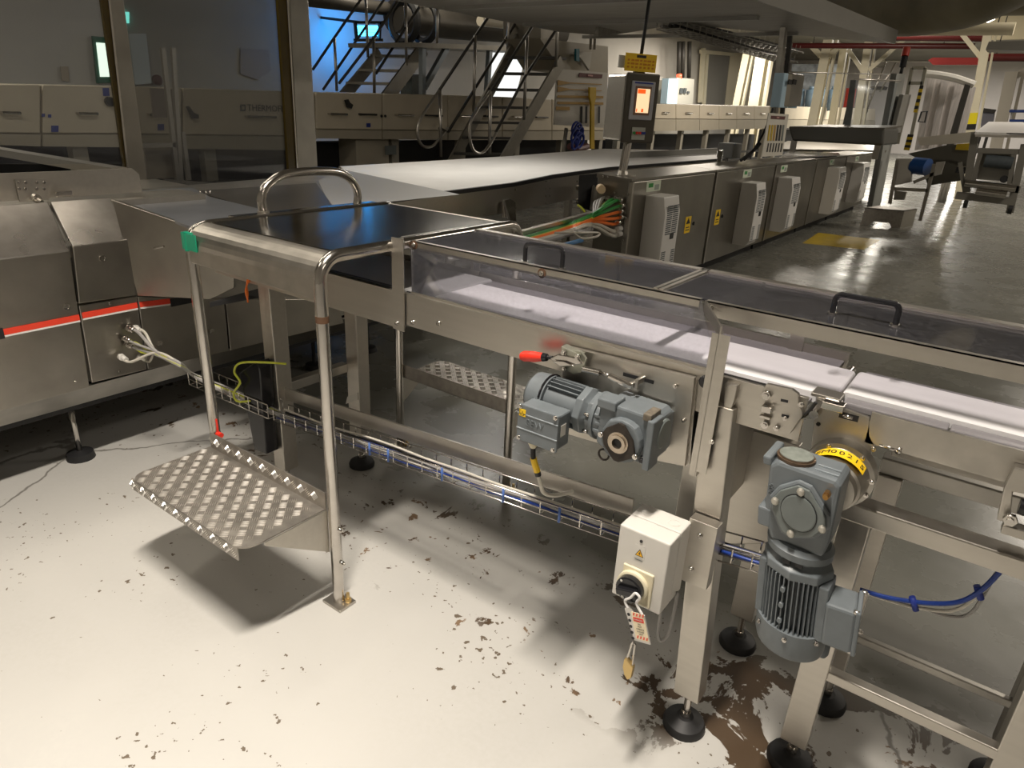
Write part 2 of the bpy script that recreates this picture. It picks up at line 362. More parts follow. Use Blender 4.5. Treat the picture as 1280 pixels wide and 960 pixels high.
# legs
def leg(par, x0, x1, y0, y1, z0, z1, dx=0, m=STEELX):
    g = MB(); g.prism([(x0, y0, z0), (x1, y0, z0), (x1+dx, y0, z1), (x0+dx, y0, z1)], (0, y1-y0, 0))
    l = g.build('leg', m, par, .003); foot(l, (x0+x1)/2, (y0+y1)/2, z0+.01); return l
leg(c1, -.425, -.355, 1.445, 1.505, .125, .985, -.050)
leg(c1, -.415, -.345, 1.86, 1.92, .125, .94, 0)
leg(c1, -2.285, -2.215, 1.50, 1.57, .12, .985)
leg(c1, -2.225, -2.150, 1.865, 1.93, .12, .93)
# angled gusset where the leg meets the frame
MB().prism([P(905, 480, y=1.452), P(922, 482, y=1.452), P(918, 500, y=1.452), P(903, 545, y=1.452)], (0, .02, 0)).build('gusset', STEELX, c1, .002)
a, b = P(350, 483, y=1.53), P(791.6, 624.6, y=1.53)
MB().prism([a, b, b-V((0, 0, .054)), a-V((0, 0, .054))], (0, .008, 0)).build('lower_beam', STEELX, c1, .001)
MB().box((-2.26, 1.57, .47), (-2.22, 1.87, .51)).build('cross_beam', STEELD, c1, .002)
MB().prism([P(434, 496, y=1.86), P(447, 491, y=1.86), P(447, 500, y=1.86), P(432, 505, y=1.86)], (0, .01, 0)).build('bracket', STEELD, c1)
# wide sheet behind the right leg (lower guard panel)
MB().prism([P(897, 540, y=1.80), P(930, 534, y=1.80), P(1000, 558, y=1.80), P(960, 680, y=1.80), P(882, 680, y=1.80)], (0, .03, 0)).build('shroud_panel', STEELX, c1, .002)
MB().box((-.52, 1.50, .62), (-.44, 1.80, .93)).build('drive_box', STEELD, c1, .002)
MB().prism([P(866, 516, y=1.50), P(895, 520, y=1.50), P(888, 560, y=1.50), P(858, 582, y=1.50)], (0, .004, 0)).build('opening', BLACK, c1)
# motor mounting plate with slot and edge plate
mp = MB().prism([P(704, 432, y=1.45), P(868, 472.5, y=1.45), P(856, 583, y=1.45), P(826, 577, y=1.45), P(700, 540, y=1.45)], (0, .014, 0)).build('mounting_plate', STEELX, c1, .001)
MB().prism([P(871, 475, y=1.462), P(862, 580, y=1.462), P(857, 583, y=1.462), P(868, 474, y=1.462)], (0, .06, 0)).build('edge_plate', STEEL, c1)
s0, s1 = P(779, 467.5, y=1.449), P(817, 478, y=1.449)
MB().bar(s0, s1, .002, .009).build('slot', BLACK, mp)
for u, v in ((845, 482), (855.5, 524.5)): bolt(mp, P(u, v, y=1.45), (0, -1, 0), .006, .007)
MB().lathe(P(884, 476, y=1.47), (0, -1, 0), [(0, .015), (.012, .016), (.016, .013), (.016, .006), (.020, .006)]).build('knob', BLKG, c1)
# slotted tensioner plate at the belt nose
tp = MB().prism([P(*q, y=1.455) for q in ((953, 487), (958, 480), (990, 487), (998, 493), (998, 503), (1003, 515), (1003, 520), (988, 542), (973, 541), (955, 530))], (0, .012, 0)).build('tensioner_plate', STEELX, c1, .001)
for u, v, r in ((959, 493, .010), (957, 530, .009)): bolt(tp, P(u, v, y=1.455), (0, -1, 0), r, .010)
MB().obox(P(959, 511, y=1.445), (.011, 0, 0), (0, .009, 0), (0, 0, .007)).obox(P(957, 521, y=1.448), (.012, 0, 0), (0, .006, 0), (0, 0, .003)).build('clamp_block', POLISH, tp, .001)
for u, v in ((980, 501), (981, 520)): MB().bar(P(u-4, v-1, y=1.4545), P(u+5, v+1, y=1.4545), .002, .006).build('slot', BLACK, tp)
for u, v, r in ((971, 534.5, .006), (982, 522, .005), (1002, 505, .006)): bolt(tp, P(u, v, y=1.452), (0, -1, 0), r, .008)
MB().cyl((-.243, 1.465, 1.018), (-.243, 1.84, 1.018), .010, 16).build('nose_roller', POLISH, c1)
MB().tube(smooth_path([P(985, 523, y=1.47), P(1005, 520, y=1.47), P(1020, 503, y=1.47)]), .004, 8).build('belt_scraper', BLACK, c1)

# guard
gd = thing('belt_guard', (-.8, 1.6, .93), 'long clear scuffed guard with thin steel frame and two black handles over the belt conveyor', 'guard')
def flat(g, p, q, dz, t=.003):            # upright flat bar hanging below p-q
    p, q = V(p), V(q); g.prism([p, q, q-V((0, 0, dz)), p-V((0, 0, dz))], (0, t, 0)); return g
Z = 1.195
g = MB(); flat(g, (-1.56, 1.545, Z), (-.56, 1.545, Z), .026); g.box((-1.56, 1.545, Z-.003), (-.56, 1.563, Z)); g.build('front_rail', STEELX, gd)
g = MB(); flat(g, (-.545, 1.545, Z), (.9, 1.545, Z), .036); g.box((-.545, 1.545, Z-.003), (.9, 1.563, Z)); g.build('front_rail', STEELX, gd)
g = MB(); g.box((-1.56, 1.887, Z-.026), (-.68, 1.890, Z+.002)); g.box((-1.56, 1.865, Z-.001), (-.68, 1.887, Z+.002)); g.build('rear_rail', STEELX, gd)
g = MB(); g.box((-.67, 1.887, Z-.03), (.9, 1.890, Z+.002)); g.box((-.67, 1.862, Z-.001), (.9, 1.887, Z+.002)); g.build('rear_rail', STEELX, gd)
for x in (-1.56, -.676): MB().box((x-.002, 1.563, Z-.022), (x+.002, 1.887, Z+.002)).box((x-.013, 1.563, Z-.001), (x+.013, 1.887, Z+.002)).build('cross_bar', STEELX, gd)
lid = MB().box((-1.545, 1.564, Z-.006), (-.69, 1.864, Z-.002)).build('lid', ACRYD, gd, label='smoky clear lid panel')
lid2 = MB().box((-.66, 1.564, Z-.006), (.9, 1.861, Z-.002)).build('lid', ACRYD, gd, label='smoky clear lid panel')
MB().prism([(-1.45, 1.488, 1.053), (-.47, 1.488, 1.053), (-.56, 1.556, Z-.004), (-1.52, 1.556, Z-.004)], (0, -.003, .001)).build('front_panel', ACRYL, gd, label='clear scuffed side panel')
MB().box((-1.45, 1.480, 1.050), (-.47, 1.490, 1.0545)).build('lower_edge', STEEL, gd)
MB().box((-1.52, 1.872, 1.05), (-.69, 1.876, Z-.005)).build('rear_panel', ACRYL, gd)
# left angle post
pa = [P(488, 300, y=1.465), P(495, 300, y=1.465), P(495, 409, y=1.465), P(487.5, 409, y=1.465)]
MB().box((-1.515, 1.465, .925), (-1.488, 1.468, 1.215)).box((-1.490, 1.462, .925), (-1.487, 1.49, 1.215)).box((-1.487, 1.462, .925), (-1.462, 1.465, 1.215)).build('post', STEELX, gd)
MB().prism([(-1.48, 1.466, Z+.012), (-1.46, 1.466, Z+.012), (-1.545, 1.548, Z), (-1.565, 1.548, Z)], (0, 0, -.02)).build('corner_tab', STEELX, gd)
# right angle post and arm
MB().box((-.478, 1.428, .80), (-.462, 1.431, 1.158)).box((-.463, 1.428, .80), (-.460, 1.452, 1.158)).box((-.460, 1.428, .815), (-.437, 1.431, 1.158)).build('post', STEELX, gd)
MB().prism([(-.462, 1.428, 1.176), (-.462, 1.428, 1.150), (-.548, 1.547, Z-.026), (-.548, 1.547, Z)], (.004, .002, 0)).build('arm', STEELX, gd)
MB().box((-.415, 1.878, 1.02), (-.378, 1.884, Z-.01)).build('rear_post', STEELX, gd)
MB().box((-1.54, 1.878, .97), (-1.50, 1.884, Z-.01)).build('rear_post', STEELX, gd)
for u, v in ((518, 306), (677.5, 341.5), (888, 384.5)):
    bolt(gd, P(u, v, y=1.545), (0, -1, 0), .008, .006, POLISH)
    MB().lathe(P(u, v, y=1.5445), (0, -1, 0), [(0, .014), (.001, .014)], 10).build('rust_washer', WOODB, gd, label='rusty washer') if u < 800 else None
for u, v in ((606, 291), (758, 319), (955, 355)): bolt(gd, P(u, v, y=1.887), (0, -1, 0), .006, .004)
bolt(gd, P(497, 404, y=1.463), (0, -1, 0), .008); bolt(gd, P(890.5, 551.5, y=1.43), (0, -1, 0), .006)
def lid_handle(u0, v0, u1, v1, h):
    a, b = P(u0, v0, z=Z), P(u1, v1, z=Z); r = .014; U = V((0, 0, 1)); d = (b-a).normalized()
    pts = [a]+arc(a+U*(h-r)+d*r, -d, U, r, 0, math.pi/2, 5)+arc(b+U*(h-r)-d*r, U, d, r, 0, math.pi/2, 5)+[b]
    hd = MB().tube(pts, .0065, 10).build('handle', BLKG, gd)
    for p in (a, b): MB().cyl(p-U*.004, p+U*.002, .011, 12).build('ferrule', POLISH, hd)
lid_handle(656, 327, 702.5, 335, .052)
lid_handle(1040.5, 391, 1119, 406, .045)

# ------------------------------------------------------------ second conveyor, right foreground
c2 = thing('belt_conveyor', (.2, 1.65, 0), 'open steel belt conveyor with white belt at the right, vertical motor at its end', 'conveyor')
XR = 1.0
belt_loop(-.212, XR, 1.552, 1.72, 1.055, .010, 'belt', c2)
g = MB(); g.box((-.20, 1.509, 1.030), (-.003, 1.549, 1.048)); g.build('slider_rail', RAILG, c2, .004)
g = MB(); g.box((0, 1.509, 1.030), (XR, 1.549, 1.048)); g.build('slider_rail', RAILG, c2, .004)
g = MB(); g.box((-.20, 1.722, 1.030), (.06, 1.765, 1.046)); g.build('slider_rail', RAILG, c2, .004)
g = MB(); g.box((.063, 1.722, 1.030), (XR, 1.765, 1.046)); g.build('slider_rail', RAILG, c2, .004)
MB().prism([P(*q, y=1.498) for q in ((1021, 498), (1087, 522), (1087, 545), (1093, 556), (1068, 623), (1052, 640), (1009, 605))], (0, .008, 0)).build('drive_plate', STEEL, c2, .001)
MB().box((-.14, 1.498, .975), (XR, 1.506, 1.046)).build('side_plate', STEEL, c2, .001)
MB().box((-.20, 1.77, .96), (XR, 1.778, 1.04)).build('side_plate', STEELX, c2, .001)
g = MB(); g.box((-.10, 1.74, .86), (XR, 1.76, .925)); g.build('rear_channel', STEELX, c2, .002)
MB().box((-.155, 1.505, .779), (XR, 1.56, .824)).build('upper_beam', STEELX, c2, .004)
MB().box((-.12, 1.80, .779), (XR, 1.85, .824)).build('upper_beam', STEELD, c2, .004)
MB().box((-.09, 1.53, .318), (.27, 1.56, .347)).build('lower_brace', STEELX, c2, .003)
MB().box((-.09, 1.80, .262), (XR, 1.82, .285)).build('lower_brace', STEELD, c2, .003)
leg(c2, -.150, -.085, 1.52, 1.575, .085, .78)
leg(c2, -.118, -.062, 1.79, 1.85, .125, .78)
leg(c2, .265, .335, 1.53, 1.59, .10, .78)
leg(c2, .30, .37, 1.80, 1.86, .12, .78)
MB().box(P(1050, 514, y=1.4975), P(1072, 528, y=1.4975)+V((0, .0006, 0))).build('square_hole', BLACK, c2)
MB().cyl(P(1054, 519, y=1.49), P(1066, 523, y=1.49), .004, 8).build('tension_bolt', POLISH, c2)
tb = MB().cyl(P(1099, 556, y=1.50), P(1126, 564, y=1.50), .0045, 8).cyl(P(1121, 562, y=1.50), P(1127, 564, y=1.50), .009, 6).build('tension_bolt', POLISH, c2)
MB().obox(P(1042, 507, y=1.49), (.022, 0, 0), (0, .015, 0), (0, 0, .008)).build('nose_bracket', POLISH, c2, .002)
MB().obox(P(1035, 493, y=1.53), (.03, 0, 0), (0, .025, 0), (0, 0, .004)).build('nose_cover', STEEL, c2, .002)
MB().cyl((-.205, 1.51, 1.022), (-.205, 1.775, 1.022), .008, 12).build('nose_roller', POLISH, c2)
bolt(c2, P(1023, 530, y=1.498), (0, -1, 0), .005, .002, BLACK)
for u, v in ((1092, 561), (1085, 595), (1079, 613)): bolt(c2, P(u, v, y=1.498), (0, -1, 0), .006)
# bracket group at the frame edge
br = MB().prism([P(*q, y=1.47) for q in ((1268, 584), (1300, 592), (1300, 622), (1266, 615), (1262, 655), (1246, 650), (1255, 610))], (0, .025, 0)).build('roller_bracket', STEEL, c2, .002)
MB().cyl(P(1274, 632, y=1.48), P(1274, 632, y=1.48)+V((.1, 0, 0)), .016, 14).build('bracket_roller', BLKG, c2)
MB().box(P(1254, 656, y=1.46), P(1300, 690, y=1.46)+V((.02, .03, .012))).build('bracket_foot', STEEL, c2, .002)
bolt(br, P(1263, 648, y=1.46), (0, -1, 0), .012, .012)
MB().box(P(1222, 692, y=1.51), P(1262, 712, y=1.51)+V((0, .03, 0))).build('gland_plate', CREAMP, c2, .003)
MB().tube(smooth_path([P(1075, 737, y=1.55), P(1110, 747, y=1.55), P(1160, 754, y=1.55), P(1200, 752, y=1.55), P(1230, 735, y=1.54), P(1262, 705, y=1.53), P(1300, 700, y=1.53)]), .0055, 8).build('cable', BLUE, c2, label='blue cable')
MB().tube(smooth_path([P(1075, 738, y=1.56), P(1110, 750, y=1.56), P(1150, 760, y=1.56), P(1195, 762, y=1.56), P(1232, 735, y=1.55), P(1258, 705, y=1.54), P(1300, 704, y=1.54)]), .0045, 8).build('cable', WCAB, c2)
MB().tube(smooth_path([P(1150, 759, y=1.57), P(1185, 770, y=1.57), P(1215, 765, y=1.57), P(1250, 715, y=1.55), P(1300, 710, y=1.55)]), .004, 8).build('cable', GCAB, c2)
for u, v in ((1143, 754), (1224, 740)): MB().cyl(P(u-3, v-8, y=1.548), P(u+2, v+9, y=1.548), .007, 8).build('cable_tie', NAVY, c2)

# ------------------------------------------------------------ wire basket trays
def basket(name, pts, label, par=None, w=.07, h=.045, r=.0022, step=.066, root=None):
    t = root or thing(name, V(pts[0]), label, 'cable tray')
    pts = [V(p) for p in pts]
    for dy, dz in ((-.5, 1), (-.5, .45), (-.5, 0), (0, 0), (.5, 0), (.5, 1)):
        MB().tube([p+V((0, dy*w, dz*h)) for p in pts], r, 6).build('wire', POLISH, t)
    L = (pts[-1]-pts[0]).length; n = int(L/step)
    for k in range(n+1):
        c = pts[0].lerp(pts[-1], k/n)
        MB().tube([c+V((0, -.5*w, h)), c+V((0, -.5*w, 0)), c+V((0, .5*w, 0)), c+V((0, .5*w, h))], r, 5).build('hoop', POLISH, t)
    return t
A0 = P(352, 522, y=1.47); A1 = P(785, 672, y=1.47)
tr1 = basket('cable_tray', [A0, A1], 'long wire basket tray of blue and white cables under the belt conveyor')
ofs = [(-.02, .012, BLUE, .0045), (-.008, .010, WCAB, .005), (.006, .014, BLUE, .005), (.018, .010, BLACK, .0055), (-.014, .026, GCAB, .0045), (.012, .028, WCAB, .004)]
for i, (dy, dz, mm, r) in enumerate(ofs):
    pts = [A0.lerp(A1, k/10)+V((0, dy+random.uniform(-.006, .006), dz+random.uniform(-.004, .004))) for k in range(11)]
    MB().tube(smooth_path(pts, 3), r, 6).build('cable', mm, tr1, label={'blue_cable': 'blue cable', 'pale_cable': 'pale cable', 'black_rubber': 'black cable', 'grey_cable': 'grey cable'}[mm.name])
for k in (.36, .42, .58, .74, .87):
    c = A0.lerp(A1, k); MB().tube([c+V((0, -.037, .046)), c+V((0, -.037, -.002))], .004, 6).build('cable_tie', mat('pale_blue_tie', (.08, .16, .45), .4), tr1)
B0 = P(895, 690, y=1.50); B1 = P(950, 706, y=1.50); B1 = B0+(B1-B0)*2.2
tr2 = basket('cable_tray', [B0, B1], 'short wire basket tray stub between the right leg and the vertical motor', step=.045)
for i, (dy, dz, mm, r) in enumerate(ofs[:5]):
    MB().tube([B0+V((-.1, dy, dz)), B1+V((0, dy, dz))], r, 6).build('cable', mm, tr2)
D0 = P(246, 478, y=1.47); D1 = P(345, 520, y=1.47)
tr3 = basket('cable_tray', [D0, D1], 'wire basket tray stub at the left leg carrying the machine cables', step=.06, h=.06)
cb = thing('cable_bundle', P(170, 420, x=-2.98), 'bundle of grey and yellow-green cables leaving the left machine into the tray', 'cable')
srcs = [((163, 411), GCAB, .007), ((171, 411), WCAB, .006), ((158, 424), GCAB, .0055), ((162, 431), GCAB, .0065), ((168, 428), YGRN, .006), ((176, 447), WCAB, .0045), ((153, 447), WCAB, .006), ((170, 436), YGRN, .005)]
for i, ((u, v), mm, r) in enumerate(srcs):
    s = P(u, v, x=-2.965); q = random.uniform(-.008, .008)
    pts = [s, s+V((.05, .01, -.01)), P(196, 442+q*300, x=-2.80), P(225, 456+q*300, x=-2.65), D0+V((0, q, .03)), D0.lerp(D1, .5)+V((0, q*2, .022+q)), D1+V((.05, q, .02))]
    MB().tube(smooth_path(pts, 6), r, 8).build('cable', mm, cb)
    if i != 4 and i != 7: MB().cyl(s-V((.02, 0, 0)), s+V((.025, .003, -.004)), r*1.9, 10).cyl(s-V((.02, 0, 0)), s+V((.004, 0, 0)), r*2.5, 6).build('gland', POLISH if mm != WCAB else WHITE, cb)
MB().tube(smooth_path([P(358, 455, y=1.50), P(330, 453, y=1.45), P(300, 454, y=1.42), P(293, 465, y=1.42), P(300, 478, y=1.42), P(292, 492, y=1.42), P(298, 502, y=1.42), P(318, 500, y=1.45)]), .0045, 8).build('earth_cable', YGRN, cb, label='looping yellow-green earth cable')
pl = MB().prism([P(*q, y=1.44) for q in ((299, 466), (320, 452), (324, 460), (333, 568), (318, 562))], (0, .06, 0)).build('cable_pillar', BLKG, None, .004)
tag(pl, 'black plastic cable pillar standing beside the left conveyor leg', 'pillar')

# ------------------------------------------------------------ crossing platform with steps
cp = thing('crossing_platform', (-1.85, 1.8, 0), 'steel crossing platform bridging the conveyor, with dark polished top and checker plate steps', 'platform')
def frame(x, y0, y1, z, r=.019, R=.07, lo0=0, lo1=0):
    pts = [V((x, y0, lo0)), V((x, y0, z-R))]+arc((x, y0+R, z-R), (0, -1, 0), (0, 0, 1), R, 0, math.pi/2, 8)+arc((x, y1-R, z-R), (0, 0, 1), (0, 1, 0), R, 0, math.pi/2, 8)+[V((x, y1, lo1))]
    return MB().tube(pts, r, 16).build('side_frame', POLISH, cp)
frR = frame(-1.527, 1.20, 2.15, 1.185, lo0=.01)
frL = frame(-2.185, 1.20, 2.15, 1.180, lo0=.01)
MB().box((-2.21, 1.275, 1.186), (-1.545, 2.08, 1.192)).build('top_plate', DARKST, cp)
# rolled front and rear aprons
def apron(y0, sgn):
    prof = [(y0+sgn*.075, 1.1925)]
    for k in range(9): a = math.pi/2*k/8; prof.append((y0+sgn*(.075-.075*math.sin(a)), 1.1175+.075*math.cos(a)))
    prof.append((y0, 1.070)); inner = [(y+sgn*.003, z-.003) for y, z in prof[::-1]]
    pts = [(-2.20, y, z) for y, z in prof+inner]
    return MB().prism(pts, (.665, 0, 0)).build('apron', STEEL, cp, sharp=50)
apron(1.186, 1); apron(2.164, -1)
MB().lathe((-2.185, 1.20, 1.105), (0, 0, 1), [(0, .0198), (.03, .0198), (.06, .020)], 20).build('green_tape', GRNT, cp)
MB().box((-2.204, 1.182, 1.11), (-2.12, 1.185, 1.165)).build('green_tape', GRNT, cp)
for x in (-1.527,): MB().lathe((x, 1.20, 1.0), (0, 0, 1), [(0, .0196), (.02, .0196)], 18).build('worn_band', WOODB, cp, label='rusty worn band')
for x in (-1.527, -2.185):
    for y in (1.20, 2.15):
        MB().box((x-.045, y-.035, 0), (x+.045, y+.035, .010)).build('base_plate', STEEL, cp, .002)
        MB().cyl((x+.028, y+.015, .01), (x+.028, y+.015, .045), .006, 10).cyl((x+.028, y+.015, .01), (x+.028, y+.015, .022), .012, 6).build('anchor_bolt', BRASS, cp)
# handrail hoop along the left edge
X = -2.25
hp = [P(329, 265, x=X), P(327, 248, x=X), P(333, 233, x=X), P(350, 220, x=X), P(372, 215.5, x=X), P(400, 214, x=X), P(424, 216, x=X), P(440, 226, x=X), P(447, 242, x=X), P(446, 257, x=X)]
ho = MB().tube(smooth_path(hp, 5), .0165, 14).build('handrail_hoop', POLISH, cp)
MB().cyl(hp[0]-V((0, 0, .01)), hp[0]+V((0, 0, .004)), .022, 14).build('weld_ring', STEEL, ho); MB().cyl(hp[-1]-V((0, 0, .01)), hp[-1]+V((0, 0, .004)), .022, 14).build('weld_ring', STEEL, ho)
MB().box((-2.27, 1.40, 1.180), (-2.205, 2.08, 1.190)).build('edge_flange', DARKST, cp)
# tread builder
def tread(y0, y1, s, zt, cp):
    x0, x1 = -2.20, -1.548; r = .05
    yn, yf = (y0, y1)                     # yn = outer edge, yf = edge at the frame
    pts = [(x0, yf, zt), (x1, yf, zt)]
    pts += [(x1-r+r*math.cos(a), yn+s*r-s*r*math.sin(a), zt) for a in [math.pi/2*k/6 for k in range(7)]]
    pts += [(x0+r-r*math.sin(a), yn+s*r-s*r*math.cos(a), zt) for a in [math.pi/2*k/6 for k in range(7)]]
    t = MB().prism(pts, (0, 0, -.004)).build('tread', ALU, cp)
    MB().box((x0+.015, yn, zt-.045), (x1-.03, yn+s*.004, zt-.002)).build('front_lip', ALU, t)
    MB().box((x0+.01, yf-s*.004, zt-.002), (x1+.005, yf, zt+.062)).build('kick_plate', ALU, t)
    g = MB(); c = .0345; nx = int((x1-x0)/c); ny = int(abs(yf-yn)/c); rows = []
    for i in range(nx):
        for j in range(ny+1):
            cx = x0+c*(i+.5); cy = yn+s*(c*(j+.5)); 
            if abs(cy-yn) > abs(yf-yn)-.012: continue
            dx_ = min(cx-x0, x1-cx); dy_ = abs(cy-yn)
            if dx_ < r and dy_ < r and math.hypot(r-dx_, r-dy_) > r-.012: continue
            diag = (1, 1) if (i+j) % 2 else (1, -1)
            d = V((diag[0], diag[1], 0)).normalized(); n = V((-d.y, d.x, 0))
            for k in range(-2, 3):
                o = V((cx, cy, zt))+n*k*.0064; h = d*.0135; ww = n*.0013
                g.add([o-h, o+ww*1.0, o+h, o-ww*1.0, o-h*.75+V((0, 0, .0016)), o+h*.75+V((0, 0, .0016))], [(0, 3, 4), (3, 5, 4), (3, 2, 5), (0, 4, 1), (1, 4, 5), (1, 5, 2)])
    g.build('tread_ribs', RIB, t, kind='stuff')
    g = MB()
    for i in range(nx):                   # ribs on kick plate and lip
        cx = x0+c*(i+.5)
        for (yy, zz, sg) in ((yf-s*.0045, zt+.030, -s), (yn-s*.0005, zt-.024, -s)):
            dd = 1 if (i+(zz > zt)) % 2 else -1
            d = V((.7, 0, .7*dd)); n = V((-.7*dd, 0, .7))
            for k in range(-2, 3):
                o = V((cx, yy, zz))+n*k*.0062; h = d*.0135; ww = n*.0014; up = V((0, sg*.0016, 0))
                g.add([o-h, o+ww, o+h, o-ww, o-h*.7+up, o+h*.7+up], [(0, 3, 4), (3, 5, 4), (3, 2, 5), (0, 4, 1), (1, 4, 5), (1, 5, 2)])
    g.build('edge_ribs', RIB, t, kind='stuff')
    for x in (x1+.002, x0-.006):
        MB().prism([(x, yf, zt-.004), (x, yn+s*.07, zt-.004), (x, yn+s*.07, zt-.014), (x, yf-s*.0, zt-.165)], (.005, 0, 0)).build('side_bracket', STEELX, cp)
tread(.885, 1.185, 1, .374, cp); tread(2.465, 2.165, -1, .374, cp)
for z in (.20, .33): bolt(cp, (-1.527, 1.205, z-.03), (1, 0, 0), .008, .028)
MB().cyl((-2.175, 1.20, .43), (-2.145, 1.20, .43), .010, 12).cyl((-2.165, 1.2, .40), (-2.165, 1.2, .49), .004, 8).build('clamp_pin', RED, cp)

# ------------------------------------------------------------ geared motor on the side plate
gm = thing('gear_motor', (-.7, 1.38, .90), 'grey horizontal gear motor with yellow warning sticker, on the belt conveyor side plate', 'motor')
AX, AY, AZ = V((1, 0, -.02)).normalized(), V((0, -1, 0)), V((0, 0, 1))
Oc = V((-.93, 1.385, .905)); ym = 1.385
b = MB().lathe(Oc, AX, [(-.020, .030), (-.016, .052), (-.004, .064), (.03, .067), (.052, .067), (.052, .060)], 28).build('fan_cowl', GREY, gm)
MB().tube(arc(Oc+AX*.045, (0, -.25, .97), (0, -.97, -.25), .0685, -1.2, 1.0, 8), .0035, 6).build('cowl_rim', BLKG, b)
b = MB().cyl(Oc+AX*.045, Oc+AX*.165, .052, 24).build('stator', GREY, gm)
for k in range(26):
    a = 2*math.pi*k/26; d = V((0, math.cos(a), math.sin(a))); t = V((0, -math.sin(a), math.cos(a)))
    if d.y < -.45 and abs(d.z) < .75: continue
    MB().obox(Oc+AX*.108+d*.058, AX*.052, d*.008, t*.0014).build('cooling_fin', GREY, b)
MB().lathe(Oc+AX*.16, AX, [(0, .052), (0, .070), (.022, .072), (.026, .066), (.034, .056), (.040, .054), (.040, .067), (.056, .067), (.056, .058)], 8).build('end_shield', GREY, gm, .002)
MB().lathe(Oc+AX*.214, AX, [(0, .069), (.012, .070), (.012, .062), (.045, .050), (.06, .052)], 26).build('flange', GREY, gm)
for k in (-1, 0, 1): MB().obox(Oc+AX*.245+V((0, -.052, k*.022)), AX*.02, (0, .008, 0), (0, 0, .005)).build('rib', GREY, gm, .002)
for dz in (-.03, .02): MB().cyl(Oc+AX*.20+V((0, -.066, dz)), Oc+AX*.215+V((0, -.066, dz)), .005, 6).build('bolt', POLISH, gm)
# gearbox housing
gx0, gx1 = -.690, -.525
gh = MB().prism([(gx0, 1.325, .955), (gx0, 1.325, .845), (gx0+.02, 1.325, .836), (gx1-.02, 1.325, .825), (gx1, 1.325, .833), (gx1, 1.325, .955), (gx1-.015, 1.325, .968), (gx0+.02, 1.325, .972)], (0, .115, 0)).build('gearbox', GREY, gm, .006)
MB().obox((-.665, 1.345, .968), (.028, 0, 0), (0, .030, 0), (0, 0, .014)).build('lug', GREY, gh, .004)
WP = mat('worn_paint', (.20, .17, .13), .5, .2, .5, 60)
MB().obox((-.655, 1.330, .966), (.014, 0, 0), (0, .008, 0), (0, 0, .012)).build('worn_pad', WP, gh, .002)
MB().obox((-.545, 1.345, .968), (.012, 0, 0), (0, .03, 0), (0, 0, .010)).build('worn_pad', WP, gh, .002)
MB().obox((gx1-.006, 1.34, .892), (.010, 0, 0), (0, .03, 0), (0, 0, .072)).build('side_rib', GREY, gh, .004)
MB().lathe((gx1-.002, 1.385, .905), (1, 0, 0), [(0, .042), (.006, .042), (.009, .038)], 24).build('end_cover', GREYC, gh)
MB().lathe((gx1-.03, 1.425, .895), (1, 0, 0), [(0, .058), (.025, .061), (.03, .056)], 26).build('rear_flange', GREY, gh)
# output hub towards the aisle with rusty diamond flange
hc = V((-.606, 1.33, .885))
hub = MB().prism([hc+V((.058*math.cos(a)*(1.15 if abs(math.sin(a)) > .8 else 1), 0, .058*math.sin(a)*1.05)) for a in [2*math.pi*k/20 for k in range(20)]], (0, -.03, 0)).build('hub_boss', GREY, gm, .005)
fl = [hc+V((x, -.031, z)) for x, z in ((-.050, .012), (-.040, .030), (-.004, .056), (.010, .054), (.040, .018), (.050, -.016), (.046, -.030), (.008, -.056), (-.008, -.056), (-.042, -.020))]
MB().prism(fl, (0, -.008, 0)).build('diamond_flange', RUST, gm, .001, label='rusty diamond flange')
MB().lathe(hc+V((0, -.038, 0)), (0, -1, 0), [(0, .030), (.004, .030), (.004, .0235), (.009, .0235), (.009, .0145), (-.002, .0140)], 22).build('hollow_shaft', mat('shaft_steel', (.55, .47, .38), .35, 1, .2, 50), gm)
MB().cyl(hc+V((0, -.0385, 0)), hc+V((0, -.0395, 0)), .0142, 18).build('shaft_bore', BLACK, gm)
bolt(gm, hc+V((-.054, -.031, .006)), (0, -1, 0), .008, .010); bolt(gm, hc+V((.052, -.031, -.024)), (0, -1, 0), .008, .010)
bolt(gm, (gx1-.022, 1.325, .843), (0, -1, 0), .010, .006, BLKG)
MB().tube(arc((-.668, 1.34, .808), (1, 0, 0), (0, 0, 1), .016, 0, 2*math.pi, 16), .003, 6).build('lifting_ring', RUST, gm)
# terminal box
tbx = MB().box((-.905, 1.262, .812), (-.775, 1.325, .918)).build('terminal_box', GREY, gm, .005)
MB().box((-.909, 1.254, .808), (-.772, 1.263, .922)).build('lid', GREY, tbx, .003)
MB().box((-.909, 1.2525, .892), (-.772, 1.2545, .895)).box((-.909, 1.2525, .846), (-.772, 1.2545, .849)).build('lid_ridge', mat('light_grey_paint', (.33, .37, .40), .35), tbx)
text('embossed_letters', 'SEW', .030, (-.848, 1.2535, .871), (1, 0, 0), (0, 0, 1), GREY, tbx, .0016)
MB().box((-.902, 1.2525, .886), (-.880, 1.2535, .908)).build('warning_sticker', YEL, tbx)
MB().prism([(-.898, 1.2522, .889), (-.884, 1.2522, .889), (-.891, 1.2522, .904)], (0, -.0002, 0)).build('warning_triangle', BLACK, tbx)
MB().prism([(-.8955, 1.2519, .8905), (-.8865, 1.2519, .8905), (-.891, 1.2519, .9005)], (0, -.0001, 0)).build('triangle_field', YEL, tbx)
MB().prism([(-.8915, 1.2517, .899), (-.8895, 1.2517, .895), (-.8908, 1.2517, .895), (-.8905, 1.2517, .891), (-.8925, 1.2517, .8955), (-.8912, 1.2517, .8955)], (0, -.0001, 0)).build('bolt_symbol', BLACK, tbx)
MB().box((-.7745, 1.275, .85), (-.7735, 1.30, .885)).build('paper_label', WHITE, tbx)
